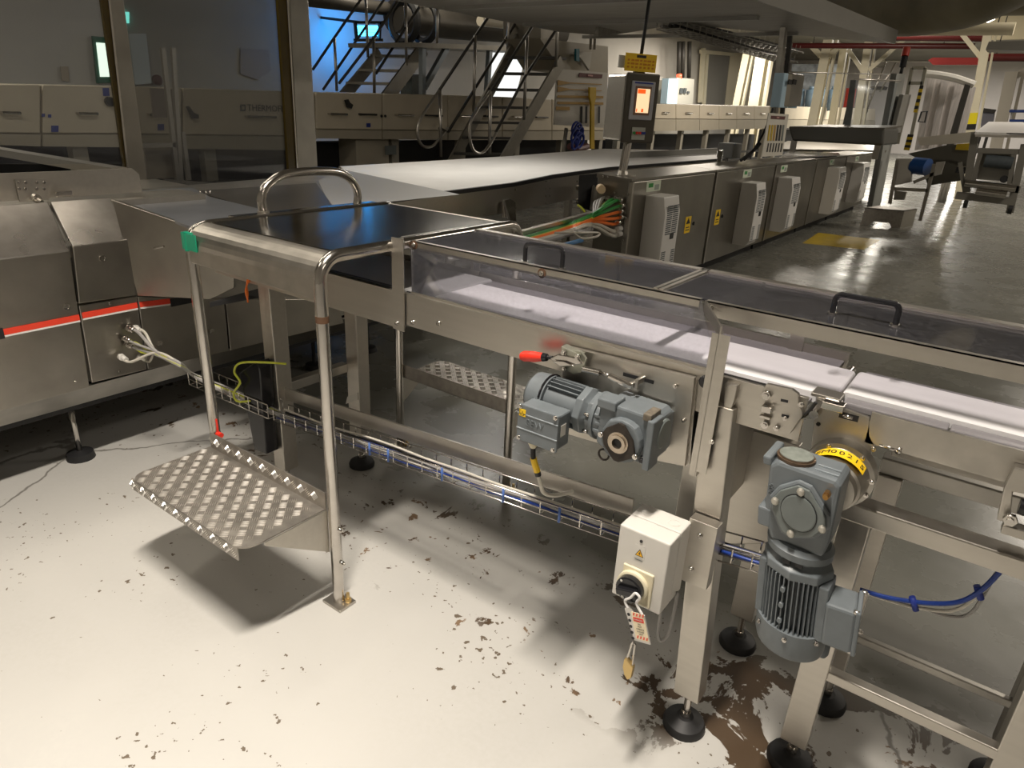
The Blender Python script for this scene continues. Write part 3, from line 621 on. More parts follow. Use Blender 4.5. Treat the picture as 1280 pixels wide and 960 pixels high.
for x in (-.900, -.782):
    for z in (.816, .914): bolt(tbx, (x, 1.256, z), (0, -1, 0), .007, .004)
ct = MB().lathe((-.872, 1.29, .812), (0, 0, -1), [(0, .015), (.008, .015), (.008, .018), (.014, .018), (.03, .010), (.034, .008)], 16).build('cable_gland', CREAMP, gm)
cpth = smooth_path([(-.872, 1.29, .785), (-.868, 1.29, .745), (-.858, 1.30, .70), (-.850, 1.31, .66), (-.842, 1.32, .625), (-.820, 1.35, .61), (-.80, 1.42, .60)])
MB().tube(cpth[:8], .0075, 10).build('cable_sleeve', BLACK, gm); MB().tube(cpth[6:13], .010, 10).build('cable_marker', YEL, gm, label='yellow cable marker')
MB().tube(cpth[11:15], .0095, 10).build('cable_sleeve', BLACK, gm); MB().tube(cpth[13:], .0065, 10).build('motor_cable', WCAB, gm)

def scale_about(o, c, k):
    for ch in o.children:
        if ch.type == 'MESH':
            for v in ch.data.vertices: v.co = c+(v.co+ORG[ch.name]-c)*k-ORG[ch.name]
        scale_about(ch, c, k)
scale_about(gm, V((-.695, 1.46, .868)), .885)

# ------------------------------------------------------------ vertical geared motor
vm = thing('gear_motor', (-.165, 1.36, .7), 'grey vertical finned gear motor with round cover and side terminal box, right foreground', 'motor')
cx, cy = -.172, 1.345
VA = V((.045, 0, 1)).normalized()            # hangs very slightly off plumb
def vp(x, y, z): return V((cx, cy, .60))+VA*(z-.60)+V((x, y, 0))
MB().lathe(vp(0, 0, .468), VA, [(0, .045), (.004, .066), (.016, .082), (.03, .086), (.082, .086), (.082, .078)], 36).build('fan_cowl', GREY, vm)
for a in (-2.4, -1.5, -.6): bolt(vm, vp(.086*math.cos(a), .086*math.sin(a), .535), (math.cos(a), math.sin(a), 0), .006, .004)
st = MB().cyl(vp(0, 0, .54), vp(0, 0, .695), .063, 28).build('stator', GREYD, vm)
for k in range(44):
    a = 2*math.pi*k/44; d = V((math.cos(a), math.sin(a), 0)); t = VA.cross(d)
    if d.x > .80 and abs(d.y) < .6: continue
    if d.x < -.90: continue
    MB().obox(vp(0, 0, .617)+d*.070, d*.0105, t*.0014, VA*.068).build('cooling_fin', GREY, st)
for zz in (.575, .615, .655): MB().cyl(vp(-.012, -.070, zz), vp(-.012, -.084, zz), .006, 10).build('boss', GREY, st)
MB().obox(vp(-.074, -.01, .62), (.010, 0, 0), (0, .032, 0), VA*.070).build('side_rib', GREY, vm, .003)
MB().obox(vp(.074, -.01, .61), (.012, 0, 0), (0, .04, 0), VA*.068).build('side_rib', GREY, vm, .003)
MB().lathe(vp(0, 0, .682), VA, [(0, .080), (.003, .084), (.022, .084), (.026, .074), (.04, .062)], 8).build('end_shield', GREY, vm, .004)
MB().lathe(vp(0, 0, .715), VA, [(0, .062), (.012, .064), (.014, .078), (.030, .079), (.034, .074), (.040, .070)], 36).build('flange', GREY, vm)
for a in (-1.75, -1.35): MB().obox(vp(.070*math.cos(a), .070*math.sin(a), .722), (.009, 0, 0), (0, .004, 0), (0, 0, .006)).build('socket', BLACK, vm)
# gearbox
gb = MB().prism([vp(x, -.058, z) for x, z in ((-.080, .835), (-.080, .790), (-.066, .770), (-.060, .752), (.062, .752), (.074, .80), (.082, .925), (.070, .935), (-.060, .938), (-.078, .925))], (0, .115, 0)).build('gearbox', GREY, vm, .008)
MB().obox(vp(-.078, -.01, .80), (.016, 0, 0), (0, .05, 0), (0, 0, .022)).build('lug', GREY, gb, .004)
MB().obox(vp(-.085, .0, .93), (.010, 0, 0), (0, .055, 0), (0, 0, .010)).build('lug', GREY, gb, .004)
kc = vp(.002, -.058, .848)
oct_ = [(-.042, .036), (-.004, .060), (.022, .056), (.060, .010), (.062, -.012), (.036, -.044), (-.014, -.062), (-.034, -.056), (-.058, -.014), (-.060, .010)]
MB().prism([kc+V((x*1.15, 0, z*1.15)) for x, z in oct_], (0, -.014, 0)).build('cover_boss', GREY, gb, .006)
MB().prism([kc+V((x, -.014, z)) for x, z in oct_], (0, -.008, 0)).build('diamond_cover', GREYC, gb, .002)
MB().lathe(kc+V((.002, -.022, 0)), (0, -1, 0), [(0, .0415), (.0015, .0415)], 30).build('gasket_ring', BLACK, gb)
MB().lathe(kc+V((.002, -.022, 0)), (0, -1, 0), [(0, .0395), (.0035, .0395), (.0045, .037)], 30).build('round_cover', GREYC, gb)
for x, z in ((.004, .050), (-.052, .010), (.056, -.016), (-.012, -.052)): MB().lathe(kc+V((x, -.022, z)), (0, -1, 0), [(0, .0085), (.006, .0085), (.009, .005)], 12).build('cover_bolt', mat('pale_bolt', (.45, .43, .38), .4, .6), gb)
MB().cyl(kc+V((.058, -.005, .058)), kc+V((.060, -.030, .062)), .008, 6).cyl(kc+V((.060, -.030, .062)), kc+V((.060, -.040, .063)), .006, 12).build('brass_plug', mat('dirty_brass', (.40, .22, .07), .35, .9), gb, label='brass breather plug')
MB().lathe(vp(-.030, -.010, .937), (0, 0, 1), [(0, .044), (.006, .044), (.006, .040), (.009, .039)], 28).build('top_cover_ring', mat('worn_ring', (.12, .08, .05), .5, .3, .4, 50), gb)
MB().lathe(vp(-.030, -.010, .9445), (0, 0, 1), [(0, .038), (.003, .038)], 28).build('top_cover', mat('worn_green_cover', (.21, .23, .205), .45, 0, .3, 60), gb, label='worn grey-green top cover')
MB().obox(vp(.045, -.035, .9375), (.026, 0, 0), (0, .0012, 0), (0, 0, .0012)).obox(vp(.045, -.008, .9375), (.026, 0, 0), (0, .0012, 0), (0, 0, .0012)).build('cast_line', mat('light_grey_paint', (.33, .37, .40)), gb)
text('cast_letters', '205', .018, vp(-.068, -.0585, .872), (0, 0, 1), (-1, 0, 0), GREY, gb, .0012)
# terminal box on the right
tv = MB().obox(vp(.112, -.008, .598), (.034, .004, 0), (-.006, .048, 0), VA*.052).build('terminal_box', GREY, vm, .006)
MB().obox(vp(.150, -.004, .600), (.0055, .001, 0), (-.006, .050, 0), VA*.055).build('lid', GREY, tv, .003)
MB().obox(vp(.1448, -.004, .600), (.0012, 0, 0), (-.006, .046, 0), VA*.050).build('lid_joint', BLACK, tv)
for dy in (-.046, .046):
    for dz in (-.05, .05): bolt(tv, vp(.144, dy, .6+dz), (1, 0, 0), .006, .013, RAILM)
MB().lathe(vp(.075, .03, .505), (0, 0, -1), [(0, .018), (.01, .020), (.04, .016), (.05, .01)], 16).build('cable_gland', GREYD, vm)

# proportions of the whole motor: slimmer, hanging slightly off plumb
def fit_motor(o):
    for ch in o.children:
        if ch.type == 'MESH':
            for v in ch.data.vertices:
                x, y, z = v.co+ORG[ch.name]; z2 = .528+(z-.468)*.945
                v.co = V((-.166-.10*(z2-.547)+(x-(cx+.045*(z-.60)))*.845, 1.34+(y-cy)*.845, z2))-ORG[ch.name]
        fit_motor(ch)
fit_motor(vm)
# stainless adaptor ring with the yellow number band
RS = .76
rc = V((-.170, 1.40, .900))
rg = MB().lathe(rc+V((0, .0, 0)), (0, 1, 0), [(-.02, .050), (0, .052), (.004, .057), (.03, .061), (.06, .064), (.062, .073), (.098, .073)], 40).build('adaptor_ring', STEEL, vm)
band = [rc+V((.0648*math.cos(a), y, .0648*math.sin(a))) for y in (.014, .054) for a in [math.radians(38+100*k/18) for k in range(19)]]
MB().add(band, [(k, k+1, k+20, k+19) for k in range(18)]).build('number_band', YEL, vm, label='yellow number band')
for i, ch in enumerate('EM00215'):
    a = math.radians(130-14*i); n = V((math.cos(a), 0, math.sin(a)))
    text('printed_digit', ch, .025, rc+n*.0652+V((0, .034, 0)), (math.sin(a), 0, -math.cos(a)), (0, 1, 0), BLACK, vm, .0002)
for a in (.15, -.35, 2.0, .95): bolt(vm, rc+V((.068*math.cos(a), .062, .068*math.sin(a))), (0, -1, 0), .005)

# ------------------------------------------------------------ toggle clamp with the red handle
tc_ = thing('toggle_clamp', P(710, 452, y=1.43), 'toggle clamp with red grip bolted above the horizontal motor', 'clamp')
yy = 1.415
h0, h1 = P(651, 445, y=yy), P(679, 446.5, y=yy); d = (h1-h0).normalized(); L = (h1-h0).length
MB().lathe(h0, d, [(0, .004), (.003, .011), (.012, .0145), (L*.6, .0145), (L*.9, .012), (L, .0105)], 18).build('grip', RED, tc_, label='red rubber grip')
MB().lathe(h1, d, [(0, .012), (.012, .010), (.014, .005), (.03, .005)], 12).build('collar', BLKG, tc_)
MB().prism([P(*q, y=yy-.006) for q in ((687, 448), (697, 443), (722, 448), (728, 455), (712, 458), (694, 455))], (0, .012, 0)).build('link_arm', POLISH, tc_, .002)
MB().prism([P(*q, y=yy-.014) for q in ((690, 451), (704, 452), (716, 457), (700, 458))], (0, .004, 0)).build('link_arm', POLISH, tc_, .001)
bd = MB().prism([P(*q, y=yy+.010) for q in ((703, 436), (726, 439), (733, 449), (728, 466), (716, 468), (703, 462), (708, 452))], (0, .008, 0)).build('body', mat('zinc_plate', (.50, .50, .42), .35, .8, .2, 50), tc_, .002)
MB().obox(P(716, 441, y=1.435), (.028, 0, -.005), (0, .014, 0), (.0, 0, .010)).build('mounting_block', MATS['zinc_plate'], tc_, .002)
for u, v in ((706, 441), (723, 446)): bolt(tc_, P(u, v, y=1.420), (0, -1, 0), .008, .007)
bolt(tc_, P(706, 461, y=1.42), (0, -1, 0), .006, .006)
MB().cyl(P(729, 461, y=yy), P(750, 466, y=yy), .0085, 14).build('ferrule', POLISH, tc_)
MB().cyl(P(750, 466, y=yy), P(765, 470, y=yy), .0045, 10).build('plunger', POLISH, tc_)
MB().bar(P(760, 469, y=yy), P(790, 483, y=yy), .016, .014).build('pull_bar', POLISH, tc_, .004)
MB().bar(P(789, 482, y=yy), P(806, 472, y=1.455), .010, .015).bar(P(795, 486, y=yy), P(797, 474, y=yy), .008, .010).build('hook', STEEL, tc_, .002)

# ------------------------------------------------------------ isolator switch box with lock-out hasp
sb = thing('isolator_switch', (-.5, 1.35, .6), 'white plastic isolator switch box with black rotary knob on the right conveyor leg', 'switch')
q0, q1, q2, q3 = P(779, 655, y=1.29), P(839.5, 681, y=1.29), P(833, 774, y=1.29), P(772, 740, y=1.29)
sx0, sx1, sz0, sz1 = -.574, -.444, .487, .690
MB().box((sx0, 1.345, sz0), (sx1, 1.41, sz1)).build('back_box', WHITE, sb, .004)
lidb = MB().box((sx0, 1.285, sz0), (sx1, 1.343, sz1)).build('front_cover', WHITE, sb, .004)
MB().box((-.45, 1.405, .52), (-.38, 1.44, .70)).build('mounting_bracket', STEELX, sb, .001)
bolt(sb, (-.418, 1.405, .665), (0, -1, 0), .007); bolt(sb, (-.424, 1.405, .565), (0, -1, 0), .007)
for x in (-.545, -.475): MB().lathe((x, 1.375, sz1), (0, 0, 1), [(0, .015), (.0008, .015), (.0008, .013), (.0002, .013)], 20).build('knockout', WHITE, sb)
MB().box((-.55, 1.279, .495), (-.47, 1.286, .592)).build('switch_plate', CREAMP, sb, .003)
kb = V((-.517, 1.279, .545))
MB().lathe(kb, (0, -1, 0), [(0, .040), (.010, .040), (.012, .036)], 28).build('switch_ring', CREAMP, sb)
kn = MB().lathe(kb+V((0, -.012, 0)), (0, -1, 0), [(0, .034), (.014, .034), (.016, .030)], 28).build('knob', BLKG, sb, label='black rotary knob')
MB().obox(kb+V((0, -.034, 0)), V((.026, 0, .006)), (0, .008, 0), V((-.002, 0, .009))).build('knob_bar', BLKG, kn, .003)
MB().cyl(kb+V((-.012, -.0285, -.024)), kb+V((-.012, -.0295, -.024)), .004, 10).cyl(kb+V((-.02, -.0285, .02)), kb+V((-.02, -.0295, .02)), .003, 10).build('indicator_mark', WHITE, kn)
MB().box((-.528, 1.2842, .620), (-.502, 1.2848, .655)).build('sticker', WHITE, sb)
MB().prism([(-.526, 1.2840, .626), (-.504, 1.2840, .626), (-.515, 1.2840, .646)], (0, -.0003, 0)).build('warning_triangle', BLACK, sb)
MB().prism([(-.5235, 1.2836, .6275), (-.5065, 1.2836, .6275), (-.515, 1.2836, .643)], (0, -.0003, 0)).build('triangle_field', mat('amber_yellow', (.85, .45, .01), .4), sb)
MB().prism([(-.5145, 1.2832, .640), (-.5125, 1.2832, .634), (-.514, 1.2832, .634), (-.5135, 1.2832, .629), (-.5175, 1.2832, .635), (-.5155, 1.2832, .635)], (0, -.0002, 0)).build('bolt_symbol', BLACK, sb)
MB().cyl((-.515, 1.2855, .668), (-.515, 1.2835, .668), .004, 10).build('screw', BLACK, sb)
MB().box((-.525, 1.2842, .614), (-.505, 1.2846, .616)).build('print_line', GREYC, sb)
MB().tube(smooth_path([(-.48, 1.37, .50), (-.468, 1.36, .44), (-.462, 1.35, .38), (-.452, 1.35, .36), (-.440, 1.36, .38), (-.438, 1.37, .44), (-.44, 1.38, .50)]), .0045, 8).build('loop_cable', GCAB, sb)
hs = thing('lockout_hasp', (-.48, 1.24, .46), 'aluminium lock-out hasp with red striped danger tag hooked through the switch knob', 'hasp')
hx, hz = V((.97, 0, -.22)).normalized(), V((.22, 0, .97)).normalized()
yh = 1.238; R0 = V((-.488, yh, .474))
hxv = V((.95, .0, .24)).normalized(); hzv = V((-.30, 0, .95)).normalized()
def hp_(a, b_, dy=0): return V((-.4795, yh+dy, .4700))+hxv*a+hzv*b_
MB().prism([hp_(-.024, .040), hp_(-.012, .050), hp_(.0, .034), hp_(.028, .034), hp_(.030, -.044), hp_(-.014, -.044)], (0, .004, 0)).build('plate', mat('hasp_aluminium', (.62, .60, .58), .4, .7), hs, .001)
for k in range(5): MB().cyl(hp_(-.015, .026-.016*k, -.0003), hp_(-.015, .026-.016*k, -.0006), .0042, 12).build('hole', BLACK, hs)
tgp = MB().prism([hp_(-.006, .037, -.002), hp_(.026, .037, -.002), hp_(.029, -.036, -.002), hp_(-.006, -.036, -.002)], (0, .0012, 0)).build('danger_tag', mat('tag_cream', (.78, .68, .48), .4), hs)
MB().prism([hp_(-.003, .024, -.0024), hp_(.024, .024, -.0024), hp_(.024, .013, -.0024), hp_(-.003, .013, -.0024)], (0, .0003, 0)).build('red_header', RED, tgp)
text('danger_word', 'DANGER', .0055, hp_(.0105, .0185, -.0028), hxv, hzv, WHITE, tgp, .0001)
for zz in (.032, -.029):
    for k in range(4):
        a = -.003+k*.008; MB().prism([hp_(a, zz-.004, -.0024), hp_(a+.004, zz-.004, -.0024), hp_(a+.007, zz+.004, -.0024), hp_(a+.003, zz+.004, -.0024)], (0, .0003, 0)).build('red_stripe', mat('tag_red', (.75, .12, .07), .4), tgp)
for k, wd in enumerate(('DO', 'NOT', 'OPERATE', 'LOCKED', 'OUT')): text('tag_print', wd, .0048, hp_(.0105, .007-k*.0068, -.0024), hxv, hzv, BLACK, tgp, .0001)
MB().tube(smooth_path([hp_(-.014, .044), hp_(-.018, .062), V((-.502, 1.236, .542)), V((-.492, 1.236, .560)), V((-.480, 1.236, .553)), hp_(.012, .062), hp_(.022, .036)]), .0032, 8).build('shackle', mat('shackle_white', (.75, .73, .72), .3), hs)
pk = thing('padlock', (-.49, 1.235, .36), 'brass padlock on a long shackle hanging from the lock-out hasp', 'padlock')
pb = MB().prism([(-.494, 1.228, .365), (-.488, 1.228, .368), (-.476, 1.228, .358), (-.468, 1.228, .352), (-.470, 1.228, .318), (-.478, 1.228, .308), (-.488, 1.228, .318), (-.495, 1.228, .340)], (0, .014, 0)).build('body', BRASS, pk, .002)
MB().tube([(-.489, 1.235, .362), (-.482, 1.235, .415), (-.479, 1.235, .423), (-.474, 1.235, .418), (-.473, 1.235, .352)], .0028, 8).build('shackle', POLISH, pk)

# ------------------------------------------------------------ left processing machine with the red stripe
lm = thing('processing_machine', (-3.6, 1.2, 0), 'faceted stainless machine with a red stripe along its side at the left edge', 'machine')
MB().box((-4.5, -1.2, .42), (-3.03, 3.2, .95)).build('body', STEELD, lm)
MX = -3.0
HATCH = mat('scratched_hatch_steel', (.36, .335, .31), .30, 1, .30, 9, (1, 1, 1), .1, rvar=.1)
PANS = mat('machine_panel_steel', (.44, .415, .37), .33, 1, .2, 6, (1, 1, 1), .06, rvar=.1)
def panel(pts, name='panel', m=PANS, t=.03, par=None, **k): return MB().prism(pts, (-t, 0, -.0)).build(name, m, par or lm, .003, **k)
def onx(*q): return [P(u, v, x=MX) for u, v in q]
T = lambda u, v: P(u, v, z=1.145)
y_ = -1.0
def ext(p, yv, z=None): return V((p.x, yv, p.z if z is None else z))
a1, a2 = P(86.5, 313.5, x=MX), P(114, 478, x=MX)
pt = T(60, 252.5)
panel([ext(a1, y_), a1, P(112, 484, x=MX), V((MX, y_, P(112, 484, x=MX).z-.01))], 'lower_panel')
MB().prism([ext(a1, y_), a1, pt, ext(pt, y_)], (-.02, 0, -.02)).build('hatch', HATCH, lm, .003, label='sloping upper hatch')
b1, b2 = T(63, 252), T(137.5, 247)
MB().prism([P(91, 308, x=MX+.012), P(162.5, 299, x=MX+.012), b2, b1], (-.02, 0, -.02)).build('hatch', HATCH, lm, .003, label='scratched sloping hatch')
panel([P(91, 308, x=MX+.012), P(162.5, 299, x=MX+.012), P(170, 369, x=MX+.012), P(99, 379.5, x=MX+.012)], 'panel')
panel(onx((98.5, 382), (170.7, 370), (183.3, 462), (115, 478.6)), 'panel', par=lm)
panel(onx((172, 371), (280, 374), (286, 439), (185, 462)), 'panel')
panel(onx((282, 374), (420, 374), (430, 404), (288, 438.5)), 'panel')
# folded skirt below
q0, q1, q2, q3 = V((MX, y_, .405)), P(430, 404, x=MX), P(430, 404, x=MX)+V((-.10, 0, -.10)), V((MX-.10, y_, .30))
kz = [P(*q, x=MX).z for q in ((112, 484), (183, 463), (286, 440), (395, 415))]
MB().prism([V((MX, y_, .41)), V((MX, 3.2, .41)), V((MX-.11, 3.2, .295)), V((MX-.11, y_, .295))], (-.02, 0, 0)).build('skirt', STEELD, lm)
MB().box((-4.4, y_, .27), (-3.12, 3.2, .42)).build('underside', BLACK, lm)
# stripes on the panels
def stripe(p, q, h, m, name):
    MB().prism([p, q, q-V((0, 0, h)), p-V((0, 0, h))], (.002, 0, 0)).build(name, m, lm)
for (p, q) in (((3, 411.5), (98.5, 393)), ((102, 391), (171, 378)), ((174, 377.5), (212, 373))):
    u0 = P(*p, x=MX+.002); u1 = P(*q, x=MX+.002)
    stripe(u0, u1, .024, REDST, 'red_stripe'); stripe(u0-V((0, 0, .0245)), u1-V((0, 0, .0245)), .007, SILST, 'silver_stripe')
e0 = P(212, 374, x=MX+.002); MB().box(e0-V((0, 0, .035)), e0+V((.006, .12, .002))).build('stripe_end', BLACK, lm)
e0 = P(3, 411, x=MX+.002); MB().box(e0-V((0, .1, .037)), e0+V((.006, 0, .004))).build('stripe_end', BLACK, lm)
def lock(u, v, x=MX+.0): return MB().lathe(P(u, v, x=x), (1, 0, 0), [(0, .013), (.006, .013), (.006, .009), (.003, .008)], 16).build('lock', POLISH, lm)
for u, v, x in ((83, 383, MX), (128, 323, MX+.012), (199, 429, MX), (264, 414, MX)): lock(u, v, x)
for u, v in ((137, 380), (149, 464), (94, 477)): MB().lathe(P(u, v, x=MX), (1, 0, 0), [(0, .006), (.004, .004)], 8).build('screw', POLISH, lm)
MB().cyl((-3.2, 1.10, 0), (-3.2, 1.10, .3), .012, 10).build('levelling_leg', POLISH, lm)
MB().lathe((-3.2, 1.10, 0), (0, 0, 1), [(0, .06), (.03, .055), (.04, .02)], 16).build('levelling_foot', BLACK, lm)
for (x, y) in ((-3.35, 2.55), (-3.35, 3.0)): MB().lathe((x, y, 0), (0, 0, 1), [(0, .06), (.03, .055), (.04, .012), (.3, .012)], 16).build('levelling_foot', BLACK, lm)
# upstand plate with hinge behind the hatches
X2 = -3.36
MB().prism([P(0, 217, x=X2), P(165, 210.5, x=X2), P(174, 218, x=X2), P(177, 240, x=X2), P(0, 252, x=X2), ], (-.012, 0, 0)).build('upstand_plate', STEELX, lm)
g = MB(); g.prism([V((X2, y_, P(0, 217, x=X2).z)), P(0, 217, x=X2), P(0, 252, x=X2), V((X2, y_, P(0, 252, x=X2).z))], (-.012, 0, 0)); g.build('upstand_plate', STEELX, lm)
MB().box((-3.5, y_, 1.10), (-3.26, 1.9, 1.125)).build('deck_plate', STEELX, lm)
MB().box((-4.5, 1.9, 1.02), (-3.3, 2.3, 1.06)).build('deck_plate', STEELX, lm)
hn = MB().prism([P(*q, x=X2+.006) for q in ((18, 224), (58, 223), (60, 250), (24, 252))], (.006, 0, 0)).build('hinge_plate', STEEL, lm)
for u in (24, 32, 46, 55):
    for v in (228, 236): MB().lathe(P(u, v, x=X2+.013), (1, 0, 0), [(0, .007), (.005, .005)], 8).build('rivet', POLISH, hn)
MB().lathe(P(44, 247, x=X2+.02), (1, 0, -.2), [(0, .018), (.02, .018), (.02, .010), (.06, .008)], 14).build('latch', POLISH, lm)
MB().bar(P(70, 243, x=X2+.03), P(90, 241, x=X2+.03), .012, .02).build('catch', POLISH, lm, .002)
# frame bar across the opening behind
MB().bar(P(-20, 186, z=1.12), P(150, 215, z=1.12), .09, .05).build('frame_bar', STEELX, lm)
MB().box((-5.2, 0, .6), (-4.4, 2.6, .62)).build('inner_tray', BLACK, lm)
# side chute panel joining the machine and the conveyor
c0, c1_ = P(160, 300, x=-2.985), P(292, 345, x=-2.56)
cn = V((c1_.y-c0.y, -(c1_.x-c0.x), 0)).normalized()
def onplane(u, v):
    d = RT*((u-640)/FPX)+DN*((v-480)/FPX)+_f; o = V((0, 0, CAMZ)); return o+d*((c0-o).dot(cn)/d.dot(cn))
ch = MB().prism([onplane(*q) for q in ((140, 250), (252, 288), (292, 318), (292, 360), (262, 374), (172, 369.5))], cn*.02 if cn.x < 0 else -cn*.02).build('chute_side', PANS, lm, .002)
MB().bar(P(196, 310, x=-2.79)+V((.0, -.01, 0)), P(208, 307.5, x=-2.75)+V((.0, -.01, 0)), .012, .008).build('small_catch', POLISH, lm, .002)
MB().prism([P(262, 378, x=-2.6), P(300, 367, x=-2.5), P(325, 360, x=-2.42), P(325, 372, x=-2.42), P(262, 384, x=-2.6)], (0, .15, 0)).build('end_guard', BLACK, lm)

# ------------------------------------------------------------ corner table joining the two lines
ctb = thing('transfer_table', (-3.4, 2.3, .9), 'corner transfer table of grey and dark sheets between the left machine and platform', 'table')
zt = 1.10
def poly(pts, z, name, m, t=.01, par=ctb, x=None, **k): return MB().prism([P(u, v, z=z) for u, v in pts], (0, 0, -t)).build(name, m, par, **k)
poly(((142, 247), (178, 238), (240, 234), (262, 246), (345, 266), (300, 292), (262, 292)), 1.10, 'grey_sheet', mat('bluish_sheet', (.28, .29, .31), .28, .6, .25, 4), .012)
poly(((178, 236), (350, 222), (405, 213), (440, 216), (470, 240), (340, 262), (262, 246), (238, 237)), 1.085, 'steel_deck', STEELD, .01)
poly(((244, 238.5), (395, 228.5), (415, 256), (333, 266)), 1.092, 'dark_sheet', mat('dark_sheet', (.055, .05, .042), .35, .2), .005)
poly(((398, 226), (425, 211), (575, 243), (486, 252), (412, 256)), 1.088, 'pale_sheet', GREYBELT, .003)
MB().box((-3.3, 1.9, .96), (-2.3, 2.6, 1.07)).build('frame_box', STEELD, ctb)
for u in (250.5, 258, 262.5): MB().cyl(P(u, 243.5, z=1.10), P(u, 243.5, z=1.10)+V((0, 0, .02)), .005, 8).build('stud', POLISH, ctb)
# box frame under the crossing, drive parts
dv = thing('conveyor_drive', (-2.5, 1.6, .9), 'conveyor end drive with orange tie and small rollers under the platform', 'drive')
MB().cyl(P(305, 345, y=1.52), P(340, 352, y=1.52), .014, 12).cyl(P(318, 350, y=1.50), P(345, 356, y=1.50), .009, 12).build('shaft', POLISH, dv)
MB().box((-2.42, 1.50, .96), (-2.30, 1.60, 1.03)).build('bearing_block', GREYD, dv, .004)
MB().tube(smooth_path([P(311, 349, y=1.47), P(308, 360, y=1.46), P(310, 378, y=1.46)]), [.005+.002*math.sin(i) for i in range(13)], 8).build('orange_tie', ORANGE, dv)

# ------------------------------------------------------------ wide white belt conveyor running into the hall
wc = thing('belt_conveyor', (-4.6, 7, 0), 'wide white belt conveyor running away into the hall behind the control panel', 'conveyor')
near = [P(478, 250, x=-3.55), P(640, 229.5, x=-3.60), P(690, 219.5, x=-3.62), P(760, 210, x=-3.66), P(905, 198.5, x=-3.75)]
farp = []
for p, q in zip(near, ((425, 208), (560, 200), (632, 195.5), (757, 186), (905, 189))): farp.append(P(*q, z=p.z))
g = MB(); n = len(near); g.add(near+farp+[p-V((0, 0, .012)) for p in near+farp], [(i, i+1, n+i+1, n+i) for i in range(n-1)]+[(2*n+n+i, 2*n+n+i+1, 2*n+i+1, 2*n+i) for i in range(n-1)]+[(i, i+1, 2*n+i+1, 2*n+i)[::-1] for i in range(n-1)])
g.build('belt', BELTG, wc)
g = MB()
for i in range(n-1):
    a, b = near[i], near[i+1]; e = V((.03, 0, 0)); g.prism([a+e+V((0, 0, .01)), b+e+V((0, 0, .01)), b+e-V((0, 0, .022)), a+e-V((0, 0, .022))], (-.03, 0, 0))
g.build('edge_seal', BLACK, wc)
g = MB()
for i in range(n-1):
    a, b = near[i], near[i+1]; e = V((.02, 0, 0)); g.prism([a+e-V((0, 0, .02)), b+e-V((0, 0, .02)), V((b.x+.02, b.y, .74+.02*i)), V((a.x+.02, a.y, .74+.02*max(i-1, 0)))], (-.015, 0, 0))
g.build('side_plate', STEELX, wc)
g = MB()
for i in range(n-1):
    a, b = farp[i], farp[i+1]; g.prism([a+V((0, 0, .0)), b+V((0, 0, .0)), b-V((0, 0, .2)), a-V((0, 0, .2))], (-.02, 0, 0))
g.build('side_plate', STEELX, wc)
for y in (4.2, 6.0, 8.5, 11):
    for x in (-3.72, -5.0): MB().box((x, y, 0), (x+.06, y+.06, .78)).build('leg', STEELD, wc)
for (u, v) in ((644, 237), (644, 260), (682, 227), (687, 226.5), (682, 236), (687, 235.5), (682, 245), (687, 244.5), (682, 254), (687, 253.5), (721, 226.5), (721, 252)):
    MB().lathe(P(u, v, x=-3.575), (1, 0, 0), [(0, .010), (.008, .006)], 8).build('bolt', POLISH, wc)
bq = MB().prism([P(*q, x=-3.44) for q in ((628, 250), (636, 248), (642, 253), (643, 276), (636, 276))], (.02, 0, 0)).build('bracket', POLISH, wc)
MB().cyl(P(629, 252, x=-3.55), P(631, 272, x=-3.52), .022, 12).build('bracket_pin', POLISH, wc)
for v in (234.5, 251.5): MB().cyl(P(722, v, x=-3.58), P(742, v+.5, x=-3.38), .028, 14).build('stand_off', POLISH, wc)
MB().prism([P(*q, x=-3.36) for q in ((740, 233), (749, 235), (745, 264), (737, 262))], (.03, 0, 0)).build('stand_off_plate', STEEL, wc)
MB().prism([P(*q, x=-3.40) for q in ((724, 219), (747, 217), (745, 266), (722, 258))], (.004, 0, 0)).build('opening', BLACK, wc)
# low cable rail and loom
ld = thing('cable_ladder', (-2.9, 3.8, .6), 'steel cable rail of green and orange cables entering the first cabinet', 'cable tray')
def PZ(u, v, z=.72): return P(u, v, z=z)
MB().bar(PZ(640, 294), PZ(742, 266), .05, .03).build('rail', STEELX, ld)
MB().bar(PZ(650, 306, .66), PZ(745, 280, .66), .01, .012).build('wire', POLISH, ld)
glands = [((776, 250), GRN), ((770, 249), GRN), ((778, 257), GRN), ((766, 252), YGRN), ((777, 264), ORANGE), ((777, 271), ORANGE), ((774, 278), ORANGE), ((774, 286), WCAB), ((768, 291), WCAB), ((774, 292.5), WCAB), ((756, 250), GCAB), ((752, 252), GCAB), ((760, 248), GCAB)]
YC = 5.16
for i, ((u, v), mm) in enumerate(glands):
    s = P(u, v, y=YC); k = i/len(glands)
    mid = P(742-3*k, 267+22*k, y=YC-.35); mid2 = P(716, 278+16*k, z=.70-.05*k); end = P(655+8*k, 297+10*k, z=.70-.05*k); far_ = P(560, 318+8*k, z=.66)
    MB().tube(smooth_path([s, s+V((-.02, -.08, -.01)), mid, mid2, end, far_], 5), .013, 7).build('cable', mm, ld)
    MB().cyl(s+V((0, .03, 0)), s+V((0, -.04, 0)), .022, 8).build('gland', POLISH if mm != WCAB else WHITE, ld)
MB().tube(smooth_path([P(693, 291, y=YC-.6), P(722, 291, y=YC-.5), P(748, 291, y=YC-.3), P(745, 296, y=YC-.4), P(728, 298, y=YC-.5), P(716, 290, y=YC-.6)]), .009, 6).build('cable', WCAB, ld)
